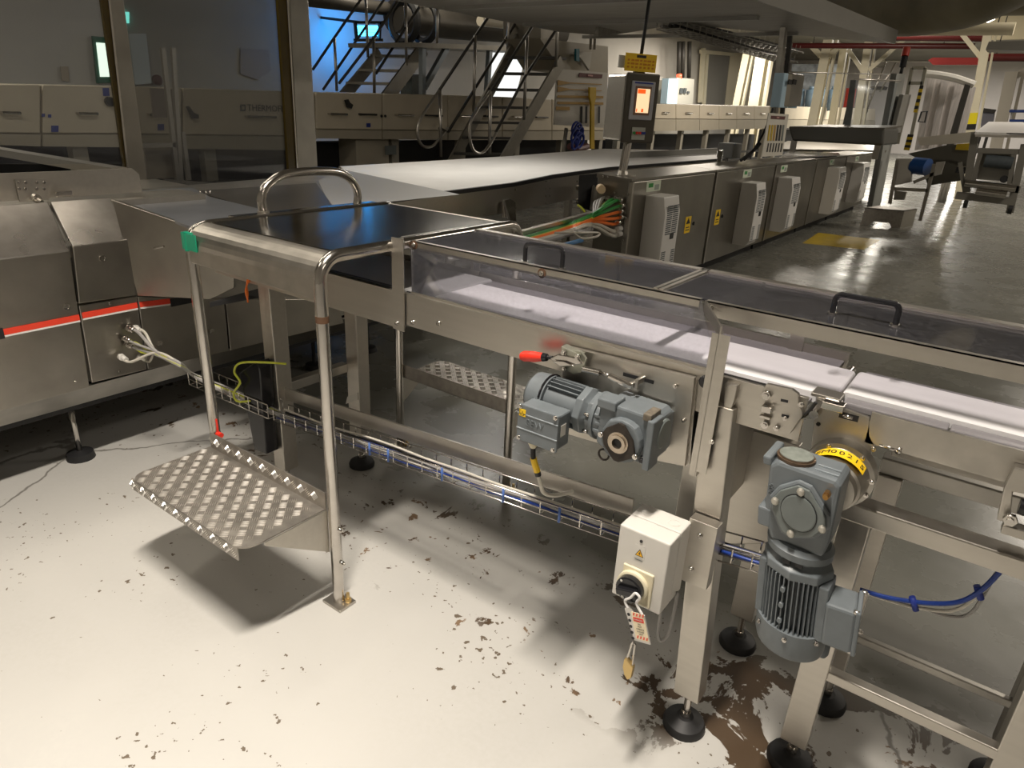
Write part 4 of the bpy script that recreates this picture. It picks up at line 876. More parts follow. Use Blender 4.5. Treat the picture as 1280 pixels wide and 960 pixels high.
MB().tube(smooth_path([P(722, 256, y=YC-.4), P(727, 260, y=YC-.4), P(731, 265, y=YC-.4)]), .008, 6).build('cable', YGRN, ld)
MB().tube([P(700, 308, y=YC-.6), P(728, 300, y=YC-.4)], .018, 8).build('cable', mat('sky_blue_cable', (.1, .25, .5), .4), ld)

# ------------------------------------------------------------ control cabinets with white coolers
CX = -2.6; ys = [5.2, 7.08, 9.12, 11.15, 13.1, 15.4]
names = ['first steel control cabinet from the left, cable glands in its end', 'second steel control cabinet in the row, one cooler on its door', 'third steel control cabinet in the row, behind the sloping sign', 'fourth steel control cabinet in the row, beyond the sloping sign', 'fifth steel control cabinet, farthest of the row beside the grey post']
ac = [('first white cooler unit from the left, beside the cable glands', 5.49, 5.80, .27, .95), ('second white cooler unit in the cabinet row', 7.92, 8.24, .24, .93), ('third white cooler unit in the cabinet row', 9.32, 9.70, .24, .92), ('fourth white cooler unit in the cabinet row', 11.88, 12.36, .24, .95), ('fifth white cooler unit, farthest of the cabinet row', 13.75, 14.3, .28, .96)]
for i in range(5):
    y0, y1 = ys[i]+.015, ys[i+1]-.015
    cb_ = thing('control_cabinet', (CX, y0, 0), names[i], 'cabinet', 'steel control cabinets along the wide conveyor')
    MB().box((-2.92, y0, .12), (CX-.03, y1, 1.09)).build('body', CAB, cb_, .004)
    MB().box((-2.9, y0+.03, 0), (CX-.12, y1-.03, .12)).build('plinth', BLACK, cb_)
    MB().prism([(-2.93, y0-.01, 1.115), (CX+.0, y0-.01, 1.095), (CX+.0, y0-.01, 1.075), (-2.93, y0-.01, 1.08)], (0, y1-y0+.02, 0)).build('sloping_top', CAB, cb_)
    dr = MB().box((CX-.028, y0+.04, .13), (CX, y1-.01, 1.07)).build('door', CAB, cb_, .006)
    MB().box((CX-.028, y0, .13), (CX+.006, y0+.03, 1.07)).build('door_edge', STEELX, cb_)
    # stickers
    ym_ = (ac[i][1]+ac[i][2])/2
    st_ = MB().box((CX+.0005, ym_-.16, .975), (CX+.0015, ym_+.12, 1.06)).build('notice', mat('notice_white', (.62, .68, .55), .5), dr)
    MB().box((CX+.0018, ym_-.12, 1.01), (CX+.0022, ym_-.03, 1.045)).build('green_symbol', GRN, st_)
    MB().box((CX+.0018, ym_+.0, .985), (CX+.0022, ym_+.09, 1.03)).build('print_block', mat('print_grey', (.3, .33, .3), .5), st_)
    wy = y0+(1.3 if i == 0 else .22 if i == 1 else .9)
    ws_ = MB().box((CX+.0005, wy-.07, .52), (CX+.0015, wy+.07, .68)).build('warning_label', YEL, dr)
    MB().prism([(CX+.002, wy-.05, .61), (CX+.002, wy+.05, .61), (CX+.002, wy, .67)], (.0004, 0, 0)).build('triangle', BLACK, ws_)
    MB().box((CX+.002, wy-.045, .545), (CX+.0025, wy+.045, .555)).box((CX+.002, wy-.04, .57), (CX+.0025, wy+.04, .58)).build('print_lines', BLACK, ws_, kind='stuff')
    MB().lathe((CX, wy+.14, .60), (1, 0, 0), [(0, .02), (.01, .018)], 12).build('lock', BLKG, dr)
    # cooler
    lb, a0, a1_, z0, z1 = ac[i]
    co = thing('cooling_unit', (CX, a0, z0), lb, 'cooler', 'white cooling units on the cabinet doors')
    MB().prism([(CX, a0, z0), (CX+.16, a0, z0), (CX+.20, a0, z0+.06), (CX+.20, a0, z1-.14), (CX+.17, a0, z1), (CX, a0, z1)], (0, a1_-a0, 0)).build('housing', ACW, co, .006)
    for side in (0,):
        g = MB(); hN = 14; yc = (a0+a1_)/2; wd = (a1_-a0)
        for k in range(hN):
            zz = z1-.08-.018*k; 
            g.box((CX+.198, yc-wd*.36, zz), (CX+.2025, yc-.01, zz+.009)).box((CX+.198, yc+.01, zz), (CX+.2025, yc+wd*.36, zz+.009))
        g.build('upper_grille', GREYD, co, kind='stuff')
        g = MB()
        for k in range(10):
            zz = z0+.05+.018*k
            g.box((CX+.198, a0+.02, zz), (CX+.2025, a0+.10, zz+.009)).box((CX+.198, a1_-.09, zz), (CX+.2025, a1_-.02, zz+.009))
        g.build('lower_grille', GREYD, co, kind='stuff')
    MB().box((CX+.2, yc+.0, (z0+z1)/2-.02), (CX+.206, yc+.07, (z0+z1)/2+.03)).build('display', BLKG, co, .003)
first = bpy.data.objects['control_cabinet']
for (u, v) in ((754.5, 220.5), (760.5, 221), (769, 241), (785.5, 243), (782, 272.5), (779, 300)): MB().lathe(P(u, v, y=5.205), (0, -1, 0), [(0, .012), (.01, .008)], 8).build('rivet', POLISH, first)
for (u, v) in ((756, 247.5), (762, 248), (768, 248.5)): MB().lathe(P(u, v, y=5.205), (0, -1, 0), [(0, .02), (.01, .02)], 10).build('blind_plug', BLACK, first)
MB().cyl(P(750, 235, y=5.2), P(752, 237, y=5.1), .035, 12).build('lamp_plug', mat('peach_plug', (.8, .6, .4), .4), first)

# ------------------------------------------------------------ operator panel on its pole
hm = thing('operator_panel', (-2.85, 5.42, 1.1), 'stainless operator panel with lit touch screen and yellow sign on top, on a round pole', 'control panel')
n_ = V((math.cos(math.radians(-28)), math.sin(math.radians(-28)), 0)); r_ = V((-n_.y, n_.x, 0)); U = V((0, 0, 1))
fc = P(800, 136, x=-2.72)                       # centre of the front face
def hp2(a, b, o=0): return fc+r_*a+U*b+n_*o
MB().cyl(P(778, 216, x=-2.8), P(785, 178, x=-2.8)+V((0, 0, .02)), .035, 16).build('pole', POLISH, hm)
MB().lathe(P(778, 216, x=-2.8)-V((0, 0, .03)), (0, 0, 1), [(0, .11), (.02, .11), (.02, .05), (.05, .04)], 18).build('pole_flange', STEEL, hm)
hw, hh = .155, .255
MB().obox(hp2(0, 0, -.15), r_*hw, n_*.14, U*hh).build('housing', STEELX, hm, .02)
fb = MB().obox(hp2(0, 0, 0), r_*(hw+.005), n_*.012, U*(hh+.01)).build('bezel', mat('dark_bezel', (.085, .075, .06), .35, .3), hm, .02)
MB().obox(hp2(.0, .06, .014), r_*.115, n_*.006, U*.145).build('screen_frame', mat('screen_frame', (.42, .42, .45), .35), fb, .006)
MB().obox(hp2(.0, .06, .021), r_*.078, n_*.002, U*.108).build('screen_border', mat('screen_border', (.25, .14, .10), .3), fb)
MB().obox(hp2(.003, .06, .0235), r_*.062, n_*.001, U*.090).build('lit_screen', SCREEN, fb)
MB().obox(hp2(-.018, .130, .0247), r_*.038, n_*.0006, U*.016).build('red_field', SCRED, fb)
for k in (-.055, 0, .012): MB().obox(hp2(k*.9, -.012, .0247), r_*.005, n_*.0006, U*.013).build('red_field', SCRED, fb)
MB().obox(hp2(0, .192, .0205), r_*.09, n_*.001, U*.006).build('blue_strip', NAVY, fb)
MB().obox(hp2(.0, -.19, .014), r_*.065, n_*.003, U*.048).build('button_plate', mat('button_plate', (.42, .43, .38), .4), fb)
for a, mm in ((-.05, GRN), (-.02, RED), (.008, RED), (.03, NAVY), (.052, NAVY)): MB().cyl(hp2(a, -.185, .016), hp2(a, -.185, .03), .011, 10).build('button', mm, fb)
sg = hp2(-.02, hh+.085, -.03)
MB().obox(sg, r_*.15, n_*.003, U*.065).build('yellow_sign', YEL, hm)
MB().obox(sg+U*.045+n_*.004, r_*.045, n_*.001, U*.010).build('print_line', RUST, hm)
for k in range(3):
    for j in range(7): MB().obox(sg+U*(.015-.025*k)+r_*(-.12+.04*j)+n_*.004, r_*(.010+.004*((j*k+j) % 3)), n_*.001, U*.007).build('print_line', mat('sign_orange', (.65, .25, .0), .4), hm)
MB().obox(sg-r_*.17-n_*.02, r_*.03, n_*.003, U*.045).build('white_tag', WHITE, hm)
bb = MB().lathe(hp2(.02, hh, -.1), U, [(0, .06), (.02, .05), (.07, .018)], 14).build('beacon_base', BLACK, hm)
MB().cyl(hp2(.02, hh+.05, -.1), hp2(.05, hh+.62, -.1), .014, 10).build('beacon_stem', BLACK, hm)
MB().cyl(hp2(.05, hh+.62, -.1), hp2(.055, hh+.74, -.1), .036, 14).build('beacon_body', BLKG, hm)
MB().cyl(hp2(.055, hh+.74, -.1), hp2(.06, hh+.88, -.1), .036, 14).build('beacon_lens', mat('green_lens', (.02, .12, .08), .3), hm, label='dark green beacon lens')

# ------------------------------------------------------------ second pole with junction box and tool sign
XP = -2.8
po = thing('service_pole', P(960, 196, x=XP), 'tall steel service pole with junction box and red headed tool sign, above the cabinets', 'pole')
MB().bar(P(962, 195, x=XP), P(986, -20, x=XP), .10, .06, up=(1, 0, 0)).build('pole', STAIRM, po)
MB().bar(P(973, 190, x=XP-.1), P(994, -20, x=XP-.1), .05, .05, up=(1, 0, 0)).build('conduit', RAILK, po)
MB().prism([P(*q, x=XP+.05) for q in ((968, 91), (990, 93), (984, 135), (962, 134))], (.12, 0, 0)).build('switch_cover', PALEBLUE, po, .01)
jb = MB().prism([P(*q, x=XP+.16) for q in ((984, 91), (999, 93), (994, 132), (978, 133))], (.04, .10, 0)).build('junction_box', CAB, po, .01)
for u in (987.5, 993): MB().box(P(u-1.5, 99, x=XP+.205), P(u+1.5, 106, x=XP+.205)+V((.006, 0, 0))).build('socket', BLACK, jb)
sn = MB().prism([P(*q, x=XP+.22) for q in ((960, 141), (985, 143), (977, 194), (951, 196))], (.01, 0, 0)).build('tool_sign', mat('sign_white', (.60, .57, .50), .5), po, label='white tool sign with red heading')
MB().prism([P(*q, x=XP+.232) for q in ((964, 144.5), (981.5, 145.5), (980.5, 149.5), (963.5, 148.5))], (.003, 0, 0)).build('red_heading', REDP, sn)
MB().obox(P(972.5, 147, x=XP+.237), (.001, 0, 0), (0, .05, 0), (0, 0, .008)).build('print_line', mat('faded_pink', (.5, .25, .22), .5), sn)
for k, mm in enumerate((YELP, YELP, mat('ochre', (.42, .25, .06), .5), BLACK, BLACK, GREYC)):
    u = 961.5+3.4*k; MB().prism([P(*q, x=XP+.232) for q in ((u, 156), (u+2, 156.3), (u-.5, 176), (u-2.5, 176))], (.003, 0, 0)).build('tool_outline', mm, sn)
    MB().prism([P(*q, x=XP+.232) for q in ((u-1.5, 179), (u-.3, 179), (u-2.2, 190), (u-3.4, 190))], (.003, 0, 0)).build('tool_outline', BLACK, sn)
MB().tube(smooth_path([P(966, 136, x=XP+.1), P(955, 165, x=XP+.1), P(940, 190, x=XP+.05), P(930, 200, x=XP)]), .014, 8).build('cable', BLACK, po)
MB().tube(smooth_path([P(950, 180, x=XP+.1), P(940, 190, x=XP+.1), P(925, 201, x=XP)]), .018, 8).build('cable', BLACK, po)
ft = thing('photocell_bracket', P(903, 200, x=-3.0), 'grey box sensor on a threaded stem at the end of the wide belt', 'sensor')
MB().obox(P(912, 188, x=-3.2), (.1, 0, 0), (0, .16, 0), (0, 0, .09)).build('housing', mat('mid_grey_box', (.22, .22, .21), .45), ft, .01)
q_ = P(900, 205, x=-3.05); MB().cyl((q_.x, q_.y, 0), P(901, 188, x=-3.05), .03, 10).build('stem', POLISH, ft)
MB().box(P(780, 192, x=-4.4)-V((0, 0, .12)), P(895, 185, x=-4.4)+V((.03, 0, .0))).build('side_screen', mat('side_screen_grey', (.24, .235, .21), .45), wc)

# ------------------------------------------------------------ tunnel ovens behind
OX = -8.5
def oven(label, seams, hand, base):
    t = thing('tunnel_oven', (OX, P(seams[0][0], seams[0][1], x=OX).y, 0), label, 'oven')
    for i in range(len(seams)-1):
        (u0, a0, b0, c0), (u1, a1, b1, c1_) = seams[i], seams[i+1]
        A0, A1, B0, B1, C0, C1 = [P(u, v, x=OX) for u, v in ((u0, a0), (u1, a1), (u0, b0), (u1, b1), (u0, c0), (u1, c1_))]
        gp = V((0, .012, 0))
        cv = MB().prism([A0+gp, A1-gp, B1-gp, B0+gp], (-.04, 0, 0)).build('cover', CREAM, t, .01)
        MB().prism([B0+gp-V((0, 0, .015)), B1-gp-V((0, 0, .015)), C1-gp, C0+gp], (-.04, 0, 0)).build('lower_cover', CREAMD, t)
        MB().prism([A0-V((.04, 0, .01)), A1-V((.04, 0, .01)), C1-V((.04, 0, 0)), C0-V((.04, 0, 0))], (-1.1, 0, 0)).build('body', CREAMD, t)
        if hand:
            for fx in hand:
                h = B0.lerp(B1, fx); top = A0.lerp(A1, fx); c = h+(top-h)*.42; L_ = (B1-B0).length
                hd = V((0, min(.22, L_*.12), 0)); MB().tube([c-hd, c-hd+V((.05, 0, 0)), c+hd+V((.05, 0, 0)), c+hd], .016, 6).build('handle', POLISH if fx == hand[0] else RAILK, cv)
    a, b = P(seams[0][0], seams[0][3], x=OX), P(seams[-1][0], seams[-1][3], x=OX)
    MB().box((OX-.9, a.y, .12), (OX-.5, b.y, a.z-.10)).build('dark_gap_backing', BLACK, t)  # added black backing that paints in the dark gap under the oven
    n = base
    for k in range(n+1):
        y = a.y+(b.y-a.y)*k/n; MB().box((OX-.25, y-.08, 0), (OX-.12, y+.08, a.z+(b.z-a.z)*k/n+.02)).build('leg', mat('cream_leg', (.35, .32, .26), .5), t)
    return t
ov1 = oven('near cream tunnel oven with blue stickers, behind the glazed enclosure at the left', [(-120, 104, 163, 176), (-40, 105.5, 165, 180), (52, 106, 166.5, 183), (150, 108, 166.5, 184), (228, 110, 168, 186), (392, 115, 170, 188)], (.55,), 3)
ov2 = oven('middle cream tunnel oven running behind the stairs', [(394, 115.5, 161, 173), (478, 117, 162, 174), (560, 119, 163, 175), (628, 121, 163, 175), (690, 124, 163, 175), (757, 128, 163, 175)], (.3, .75), 5)
ov3 = oven('far tunnel oven with pinkish covers and dark slots, right of the control panel', [(780, 129.5, 148, 165), (816, 130, 148, 164), (845, 130.5, 148.5, 163.5), (874.5, 131, 148.5, 163), (899, 131.5, 149, 162), (921, 132, 149, 161.5), (943, 132.5, 149, 161), (962, 133, 149, 160.5)], (.5,), 6)
ov4 = oven('distant plain cream tunnel oven beyond the service pole', [(978, 133.5, 149, 160), (1028, 134, 149.5, 160), (1070, 135, 150, 160), (1094, 136, 150.5, 160)], None, 3)
MB().prism([P(*q, x=OX+.005) for q in ((64, 157), (73, 157), (73, 165), (64, 165))], (.004, 0, 0)).build('blue_sticker', NAVY, ov1)
for q in (((52, 142), (56, 142), (56, 146), (52, 146)), ((60, 143), (64, 143), (64, 147), (60, 147)), ((128, 110), (136, 110), (137, 120), (129, 120)), ((197, 155), (205, 155), (205, 163), (197, 163))):
    MB().prism([P(*p_, x=OX+.005) for p_ in q], (.004, 0, 0)).build('blue_sticker', NAVY, ov1)
MB().lathe(P(136, 127, x=OX), (1, 0, 0), [(0, .05), (.05, .05)], 14).build('round_knob', BLACK, ov1)
text('oven_lettering', 'THERMOFLO', .115, P(309, 135, x=OX+.012), (0, 1, 0), (0, 0, 1), BLACK, ov1, .002, 'LEFT')
MB().prism([P(*p_, x=OX+.005) for p_ in ((300, 130.5), (307, 130.5), (307, 139), (300, 139))], (.004, 0, 0)).build('square_emblem', GREYD, ov1)
MB().prism([P(*p_, x=OX+.010) for p_ in ((302, 132.5), (305.5, 132.5), (305.5, 137), (302, 137))], (.004, 0, 0)).build('emblem_field', CREAMD, ov1)
MB().prism([P(*p_, x=OX+.03) for p_ in ((232, 133), (235, 132.5), (241, 141), (247, 143), (247, 148), (239, 148))], (.03, 0, 0)).build('latch_lever', BLACK, ov1)
MB().prism([P(*p_, x=OX+.03) for p_ in ((430, 125), (434, 124), (436, 128), (440, 131), (438, 136), (433, 134))], (.03, 0, 0)).build('latch_lever', BLACK, ov2)
MB().prism([P(*p_, x=OX+.005) for p_ in ((458, 154), (463, 154), (463, 159), (458, 159))], (.004, 0, 0)).build('blue_sticker', NAVY, ov2)
for u in (476.5, 481, 546, 606, 612): MB().lathe(P(u, 145, x=OX), (1, 0, 0), [(0, .02), (.02, .02)], 8).build('catch', BLACK, ov2)
MB().box((OX-.5, 7.6, .0), (OX-.1, 8.3, 1.0)).build('motor_cabinet', CREAMD, ov2)
MB().box(P(481, 182, x=OX+.0), P(494, 193, x=OX+.0)+V((.03, 0, 0))).build('grey_box', GREYC, ov2)
# long conveyor frame under the ovens
uf = thing('return_conveyor', (-8.0, 8, 0), 'dark low return conveyor running below the cream ovens', 'conveyor')
for z in (.25, .50): MB().box((-8.2, 4.5, z), (-8.14, 26, z+.06)).build('rail', RAILK, uf)
for k in range(10): MB().box((-8.2, 4.6+2.3*k, 0), (-8.12, 4.7+2.3*k, .56)).build('leg', RAILK, uf)

# ------------------------------------------------------------ glazed enclosure with two posts
ge = thing('glazed_enclosure', (-4.7, 3, 1), 'tall glazed machine enclosure with two steel posts and amber seals behind the corner table', 'enclosure')
GX = -4.7
for q, am in ((((137, -5), (154, -5), (185, 232), (163, 240)), ((126, -5), (135, -5), (161, 232), (153, 190))), (((362, -5), (385, -5), (398, 226), (374, 232)), ((347, -5), (358, -5), (372, 230), (362, 228)))):
    MB().prism([P(*p_, x=GX) for p_ in q], (-.07, 0, 0)).build('post', STAIRM, ge, .003)
    MB().prism([P(*p_, x=GX+.004) for p_ in am], (-.03, 0, 0)).build('amber_seal', AMBER, ge)
    e0, e1 = am[1], am[2]; MB().bar(P(e0[0]+.6, e0[1], x=GX+.01), P(e1[0]+.6, e1[1], x=GX+.01), .012, .012, up=(1, 0, 0)).build('bright_edge', POLISH, ge)
MB().prism([P(*p_, x=GX-.02) for p_ in ((154, -5), (348, -5), (364, 228), (178, 238))], (-.008, 0, 0)).build('glass_pane', GLASS, ge)
MB().prism([P(*p_, x=GX-.02) for p_ in ((-60, -5), (128, -5), (154, 205), (-60, 205))], (-.008, 0, 0)).build('glass_pane', GLASC, ge)
MB().box(P(357, 222, x=GX+.03), P(374, 230, x=GX+.03)+V((.03, 0, 0))).build('hinge_block', BLACK, ge)
# conduit frame round a narrow hatch inside the enclosure
ih = thing('conduit_frame', (-6.2, 4.3, 0), 'thin steel conduit frame standing inside the glazed enclosure', 'frame')
for p0, p1 in (((203, 60), (222, 225)), ((216, 60), (226, 225)), ((228, 165), (236, 225)), ((178, 182), (219, 181)), ((205, 226), (280, 232))):
    MB().bar(P(*p0, x=-6.2), P(*p1, x=-6.2), .035, .035, up=(1, 0, 0)).build('bar', RAILM, ih)
MB().prism([P(*p_, x=-6.25) for p_ in ((180, 183), (218, 182), (222, 222), (184, 224))], (-.02, 0, 0)).build('lower_panel', mat('beige_panel', (.30, .26, .21), .5), ih)
MB().prism([P(*p_, x=-7.0) for p_ in ((188, 110), (222, 112), (226, 147), (192, 147))], (-.02, 0, 0)).build('hanging_panel', mat('brownish_panel', (.20, .165, .14), .5), ih)

# ------------------------------------------------------------ stairs
def rail(t, pts, x, r=.024, m=RAILK): MB().tube([P(*q, x=x) for q in pts], r, 8).build('handrail', m, t)
def post(t, a, b, x): MB().tube([P(*a, x=x), P(*b, x=x)], .026, 8).build('rail_post', RAILM, t)
sB = thing('staircase', (-7.4, 9.2, 0), 'steel access stairs rising behind the wide white belt, with looped handrails', 'stairs')
def stringer(t, a, b, x, w=.20, down=True):
    p, q = P(*a, x=x), P(*b, x=x); d = (q-p).normalized()
    if down: p = p-d*(p.z/d.z)
    MB().bar(p, q, .04, w, up=(0, -d.z, d.y)).build('stringer', STAIRM, t); return p, q
f0, f1 = stringer(sB, (571, 192), (648, 48), -7.9); n0, n1 = stringer(sB, (636, 190), (702, 76), -7.0, .22)
for vv in (192, 172, 153, 134, 112, 92, 72):
    def at_v(a, b, x, v): 
        k = (v-a[1])/(b[1]-a[1]); return P(a[0]+(b[0]-a[0])*k, v, x=x)
    A, B = at_v((571, 192), (648, 48), -7.9, vv), at_v((636, 190), (702, 76), -7.0, vv+1); c = (A+B)/2
    MB().obox(c, (B-A)/2, (0, .11, 0), (0, 0, .02)).build('tread', RAILK, sB)
rail(sB, [(549, 113), (630, -8)], -7.95); rail(sB, [(549, 160), (560, 165), (655, 12)], -7.95)
MB().tube(smooth_path([P(*q, x=-7.95) for q in ((549, 113), (526, 148), (522, 168), (528, 182), (540, 183), (550, 172), (560, 160))], 4), .022, 8).build('handrail', RAILM, sB)
for a, b in (((550, 112), (551, 196)), ((594, 44), (592, 140)), ((637, -8), (634, 78))): post(sB, a, b, -7.93)
rail(sB, [(613, 114), (692, -8)], -6.96); rail(sB, [(620, 165), (655, 98), (720, 0)], -6.96)
MB().tube(smooth_path([P(*q, x=-6.96) for q in ((613, 114), (590, 148), (587, 170), (592, 188), (603, 191), (614, 178), (622, 162))], 4), .022, 8).build('handrail', RAILM, sB)
for a, b in (((613, 113), (612, 192)), ((659, 42), (655, 150)), ((698, -8), (695, 84))): post(sB, a, b, -6.97)
sA = thing('staircase', (-10, 9, 0), 'far steel stairs behind the oven under the blue lamp', 'stairs')
stringer(sA, (430, 120), (475, 66), -10.6, .22); stringer(sA, (488, 116), (530, 60), -9.6, .26)
for vv, u0, u1 in ((104, 440, 500), (88, 455, 512), (70, 470, 520)):
    A, B = P(u0, vv, x=-10.6), P(u1, vv+1, x=-9.6); MB().obox((A+B)/2, (B-A)/2, (0, .15, 0), (0, 0, .02)).build('tread', STAIRM, sA)
for pts, x in ((((391, 87), (418, 47), (456, -8)), -10.6), (((404, 112), (465, 22), (485, -8)), -10.6), (((424, 104), (467, 48), (503, -8)), -9.6), (((470, 92), (507, 35), (530, 0)), -9.6)): rail(sA, pts, x)
for a, b, x in (((418, 47), (421, 114), -10.6), ((457, -8), (460, 72), -10.6), ((467, 45), (468, 118), -9.6), ((507, -8), (508, 82), -9.6), ((547, -8), (546, 60), -9.2)): post(sA, a, b, x)
ld_ = thing('landing', (-9.5, 11, 2.5), 'upper steel landing linking the two stairs', 'platform')
MB().prism([P(*q, x=-9.0) for q in ((515, 53), (700, 60), (700, 66), (515, 59))], (-1.6, 0, 0)).build('deck', STAIRM, ld_)
for u0, v0, u1, v1 in ((528, 60, 528, 122), (558, 60, 530, 110), (612, 60, 608, 125)): MB().bar(P(u0, v0, x=-9.1), P(u1, v1, x=-9.1), .09, .09, up=(1, 0, 0)).build('support', mat('bluish_steel', (.34, .38, .42), .4, .7), ld_)
MB().tube([P(525, 8, x=-9.0), P(760, 10, x=-9.0)], .018, 6).build('handrail', RAILM, ld_)
MB().prism([P(*q, x=-9.8) for q in ((515, 95), (528, 93), (528, 118), (515, 118))], (-.3, 0, 0)).build('grey_cabinet', GREYC, ld_)
# hoppers and pipework above
dt = thing('air_duct', (-11.5, 12, 3), 'large dark lagged air duct crossing above the stairs', 'duct')
MB().tube([P(492, 20, x=-12.2), P(560, 30, x=-12.2), P(700, 42, x=-12.0)], .33, 14).build('duct', mat('dark_lagging', (.11, .10, .085), .5, .3, .2, 2), dt)
MB().tube([P(378, -2, x=-12.4), P(492, 12, x=-12.4)], .14, 10).build('thin_duct', MATS['dark_lagging'], dt)
for u in (505, 530): MB().tube(arc(P(u, 27, x=-11.9), (0, 0, 1), (1, 0, 0), .40, 0, 2*math.pi, 14), .08, 6).build('clamp_band', BLACK, dt)
MB().tube([P(600, 26, x=-11), P(680, 35, x=-11)], .11, 12).build('pale_pipe', mat('pale_pipe', (.55, .50, .40), .4), dt)
ho1 = thing('hopper', (-6.4, 11.5, 2.2), 'beige sheet hopper above the tool board', 'hopper')
MB().prism([P(*q, x=-7.2) for q in ((675, 48), (760, 58), (760, 96), (700, 88), (690, 70))], (-.8, 0, 0)).build('chute', CREAMD, ho1)
MB().prism([P(*q, x=-7.15) for q in ((716, 65), (737, 65), (734, 88), (726, 76))], (.05, 0, 0)).build('chute_mouth', mat('pale_chute', (.5, .47, .40), .5), ho1)
MB().prism([P(*q, x=-7.1) for q in ((718, 61), (722, 61), (722, 77), (718, 76))], (.04, 0, 0)).build('teal_strap', TEAL, ho1)
MB().prism([P(*q, x=-7.4) for q in ((676, 0), (700, 0), (698, 50), (676, 48))], (-.8, 0, 0)).build('downpipe', CAB, ho1)
for u in (740, 745): MB().tube([P(u, 5, x=-7), P(u-2, 62, x=-7)], .025, 8).build('hanger', POLISH, ho1)
# tool board
tbd = thing('tool_board', P(728, 120, x=-7), 'white shadow tool board with red heading and yellow brush hanging on it', 'board')
MB().prism([P(*q, x=-7) for q in ((697, 86), (760, 91), (757, 160), (693, 156))], (-.03, 0, 0)).build('board', mat('board_white', (.55, .52, .46), .5), tbd)
MB().prism([P(*q, x=-6.98) for q in ((724, 91), (753, 93), (752, 98), (723.5, 96))], (.006, 0, 0)).build('red_heading', REDP, tbd)
MB().obox(P(738, 94.5, x=-6.965), (.001, 0, 0), (0, .09, 0), (0, 0, .012)).build('print_line', mat('faded_pink', (.5, .25, .22), .5), tbd)
for v in (102, 110): MB().prism([P(*q, x=-6.98) for q in ((697, v-2), (712, v+1), (752, v+3), (752, v+4), (712, v+2.4), (697, v+5))], (.006, 0, 0)).build('tool_outline', mat('ochre', (.42, .25, .06)), tbd)
for v in (119, 127): MB().prism([P(*q, x=-6.98) for q in ((697, v), (754, v+1), (754, v+4), (696, v+3))], (.006, 0, 0)).build('tool_outline', mat('ochre', (.42, .25, .06)), tbd)
MB().prism([P(*q, x=-6.98) for q in ((695, 133), (712, 133.5), (712, 138), (695, 137.5))], (.006, 0, 0)).build('tool_outline', mat('ochre', (.42, .25, .06)), tbd)
for u in (726, 732, 748): MB().prism([P(*q, x=-6.98) for q in ((u, 133), (u+2, 133), (u+1.5, 154), (u-.5, 154))], (.006, 0, 0)).build('tool_outline', BLACK, tbd)
bru = MB().prism([P(*q, x=-6.93) for q in ((735, 109), (743, 109), (743, 122), (741, 130), (741, 186), (736.5, 186), (737, 130), (735, 121))], (.04, 0, 0)).build('yellow_tool', mat('tool_yellow', (.55, .36, .02), .45), None, .004)
tag(bru, 'long yellow handled tool hanging in front of the tool board', 'tool')
rl = thing('hose_coil', P(723, 168, x=-6.9), 'dark blue coiled hose and red cloth below the tool board', 'hose')
for k in range(7):
    c = P(719+3*(k % 3), 160+3.2*k, x=-6.85+.02*k); MB().tube(arc(c, (0, 1, 0), (0, .3, 1), .10+.02*(k % 2), 0, 2*math.pi, 14), .022, 6).build('coil', NAVY, rl)
MB().tube(smooth_path([P(712, 183, x=-6.8), P(722, 186, x=-6.8), P(734, 183, x=-6.8)]), .06, 8).build('red_cloth', REDP, rl)
MB().bar(P(708, 160, x=-6.95), P(704, 190, x=-6.95), .05, .05, up=(1, 0, 0)).build('stand_leg', STAIRM, rl)

# ------------------------------------------------------------ overhead gantry and trays
gt = thing('gantry_platform', (-3.5, 8, 2.6), 'large overhead grey platform with pale edge fascia', 'platform')
gp_ = [P(1117, 55, z=2.6), P(985, 15, z=2.6), V((-2.75, 4.0, 2.6)), V((-6.2, 4.0, 2.6)), P(700, 40, z=2.6), P(760, 45, z=2.6), P(850, 30, z=2.6)]
MB().prism(gp_, (0, 0, .05)).build('underside', GANTU, gt)
g = MB(); o_ = V((.02, 0, 0))
MB().prism([gp_[0]+o_, gp_[1]+o_, gp_[1]+o_+V((0, 0, .22)), gp_[0]+o_+V((0, 0, .16))], (-.02, 0, 0)).build('fascia', GANT, gt)
MB().prism([gp_[1]+o_, gp_[2]+o_, gp_[2]+o_+V((0, 0, .3)), gp_[1]+o_+V((0, 0, .22))], (-.02, 0, 0)).build('fascia', GANT, gt)
for k in range(4):
    y = 5+1.5*k; MB().box((-5.8, y, 2.56), (-2.75, y+.06, 2.6)).build('joist', GANT, gt)
MB().prism([P(752, 0, x=-5.0), P(880, 0, x=-5.0), P(850, 30, x=-5.0), P(748, 45, x=-5.0)], (-.05, 0, 0)).build('side_sheet', GANTU, gt)
def mesh_tray(label, a, b, w, lab2=None):
    a, b = V(a), V(b); t = thing('mesh_tray', a, label, 'cable tray', 'mesh trays under the gantry'); d = (b-a); s = d.cross(V((0, 0, 1))).normalized()*w/2
    for k in (-1, -.5, 0, .5, 1): MB().tube([a+s*k, b+s*k], .008, 4).build('wire', STAIRM, t)
    n = int(d.length/.16)
    g = MB()
    for k in range(n): c = a+d*(k/n); g.tube([c-s+V((0, 0, .08)), c-s, c+s, c+s+V((0, 0, .08))], .007, 4, caps=False)
    g.build('cross_wires', STAIRM, t, kind='stuff')
    for k in (-.6, .1, .5): MB().tube([a+s*k+V((0, 0, .03)), b+s*k+V((0, 0, .03))], .02, 6).build('cable', GCAB if k < 0 else BLACK, t)
mesh_tray('wire mesh tray nearest the gantry underside, running to the service pole', P(846, 30, z=2.58), P(990, 66, z=2.56), .35)
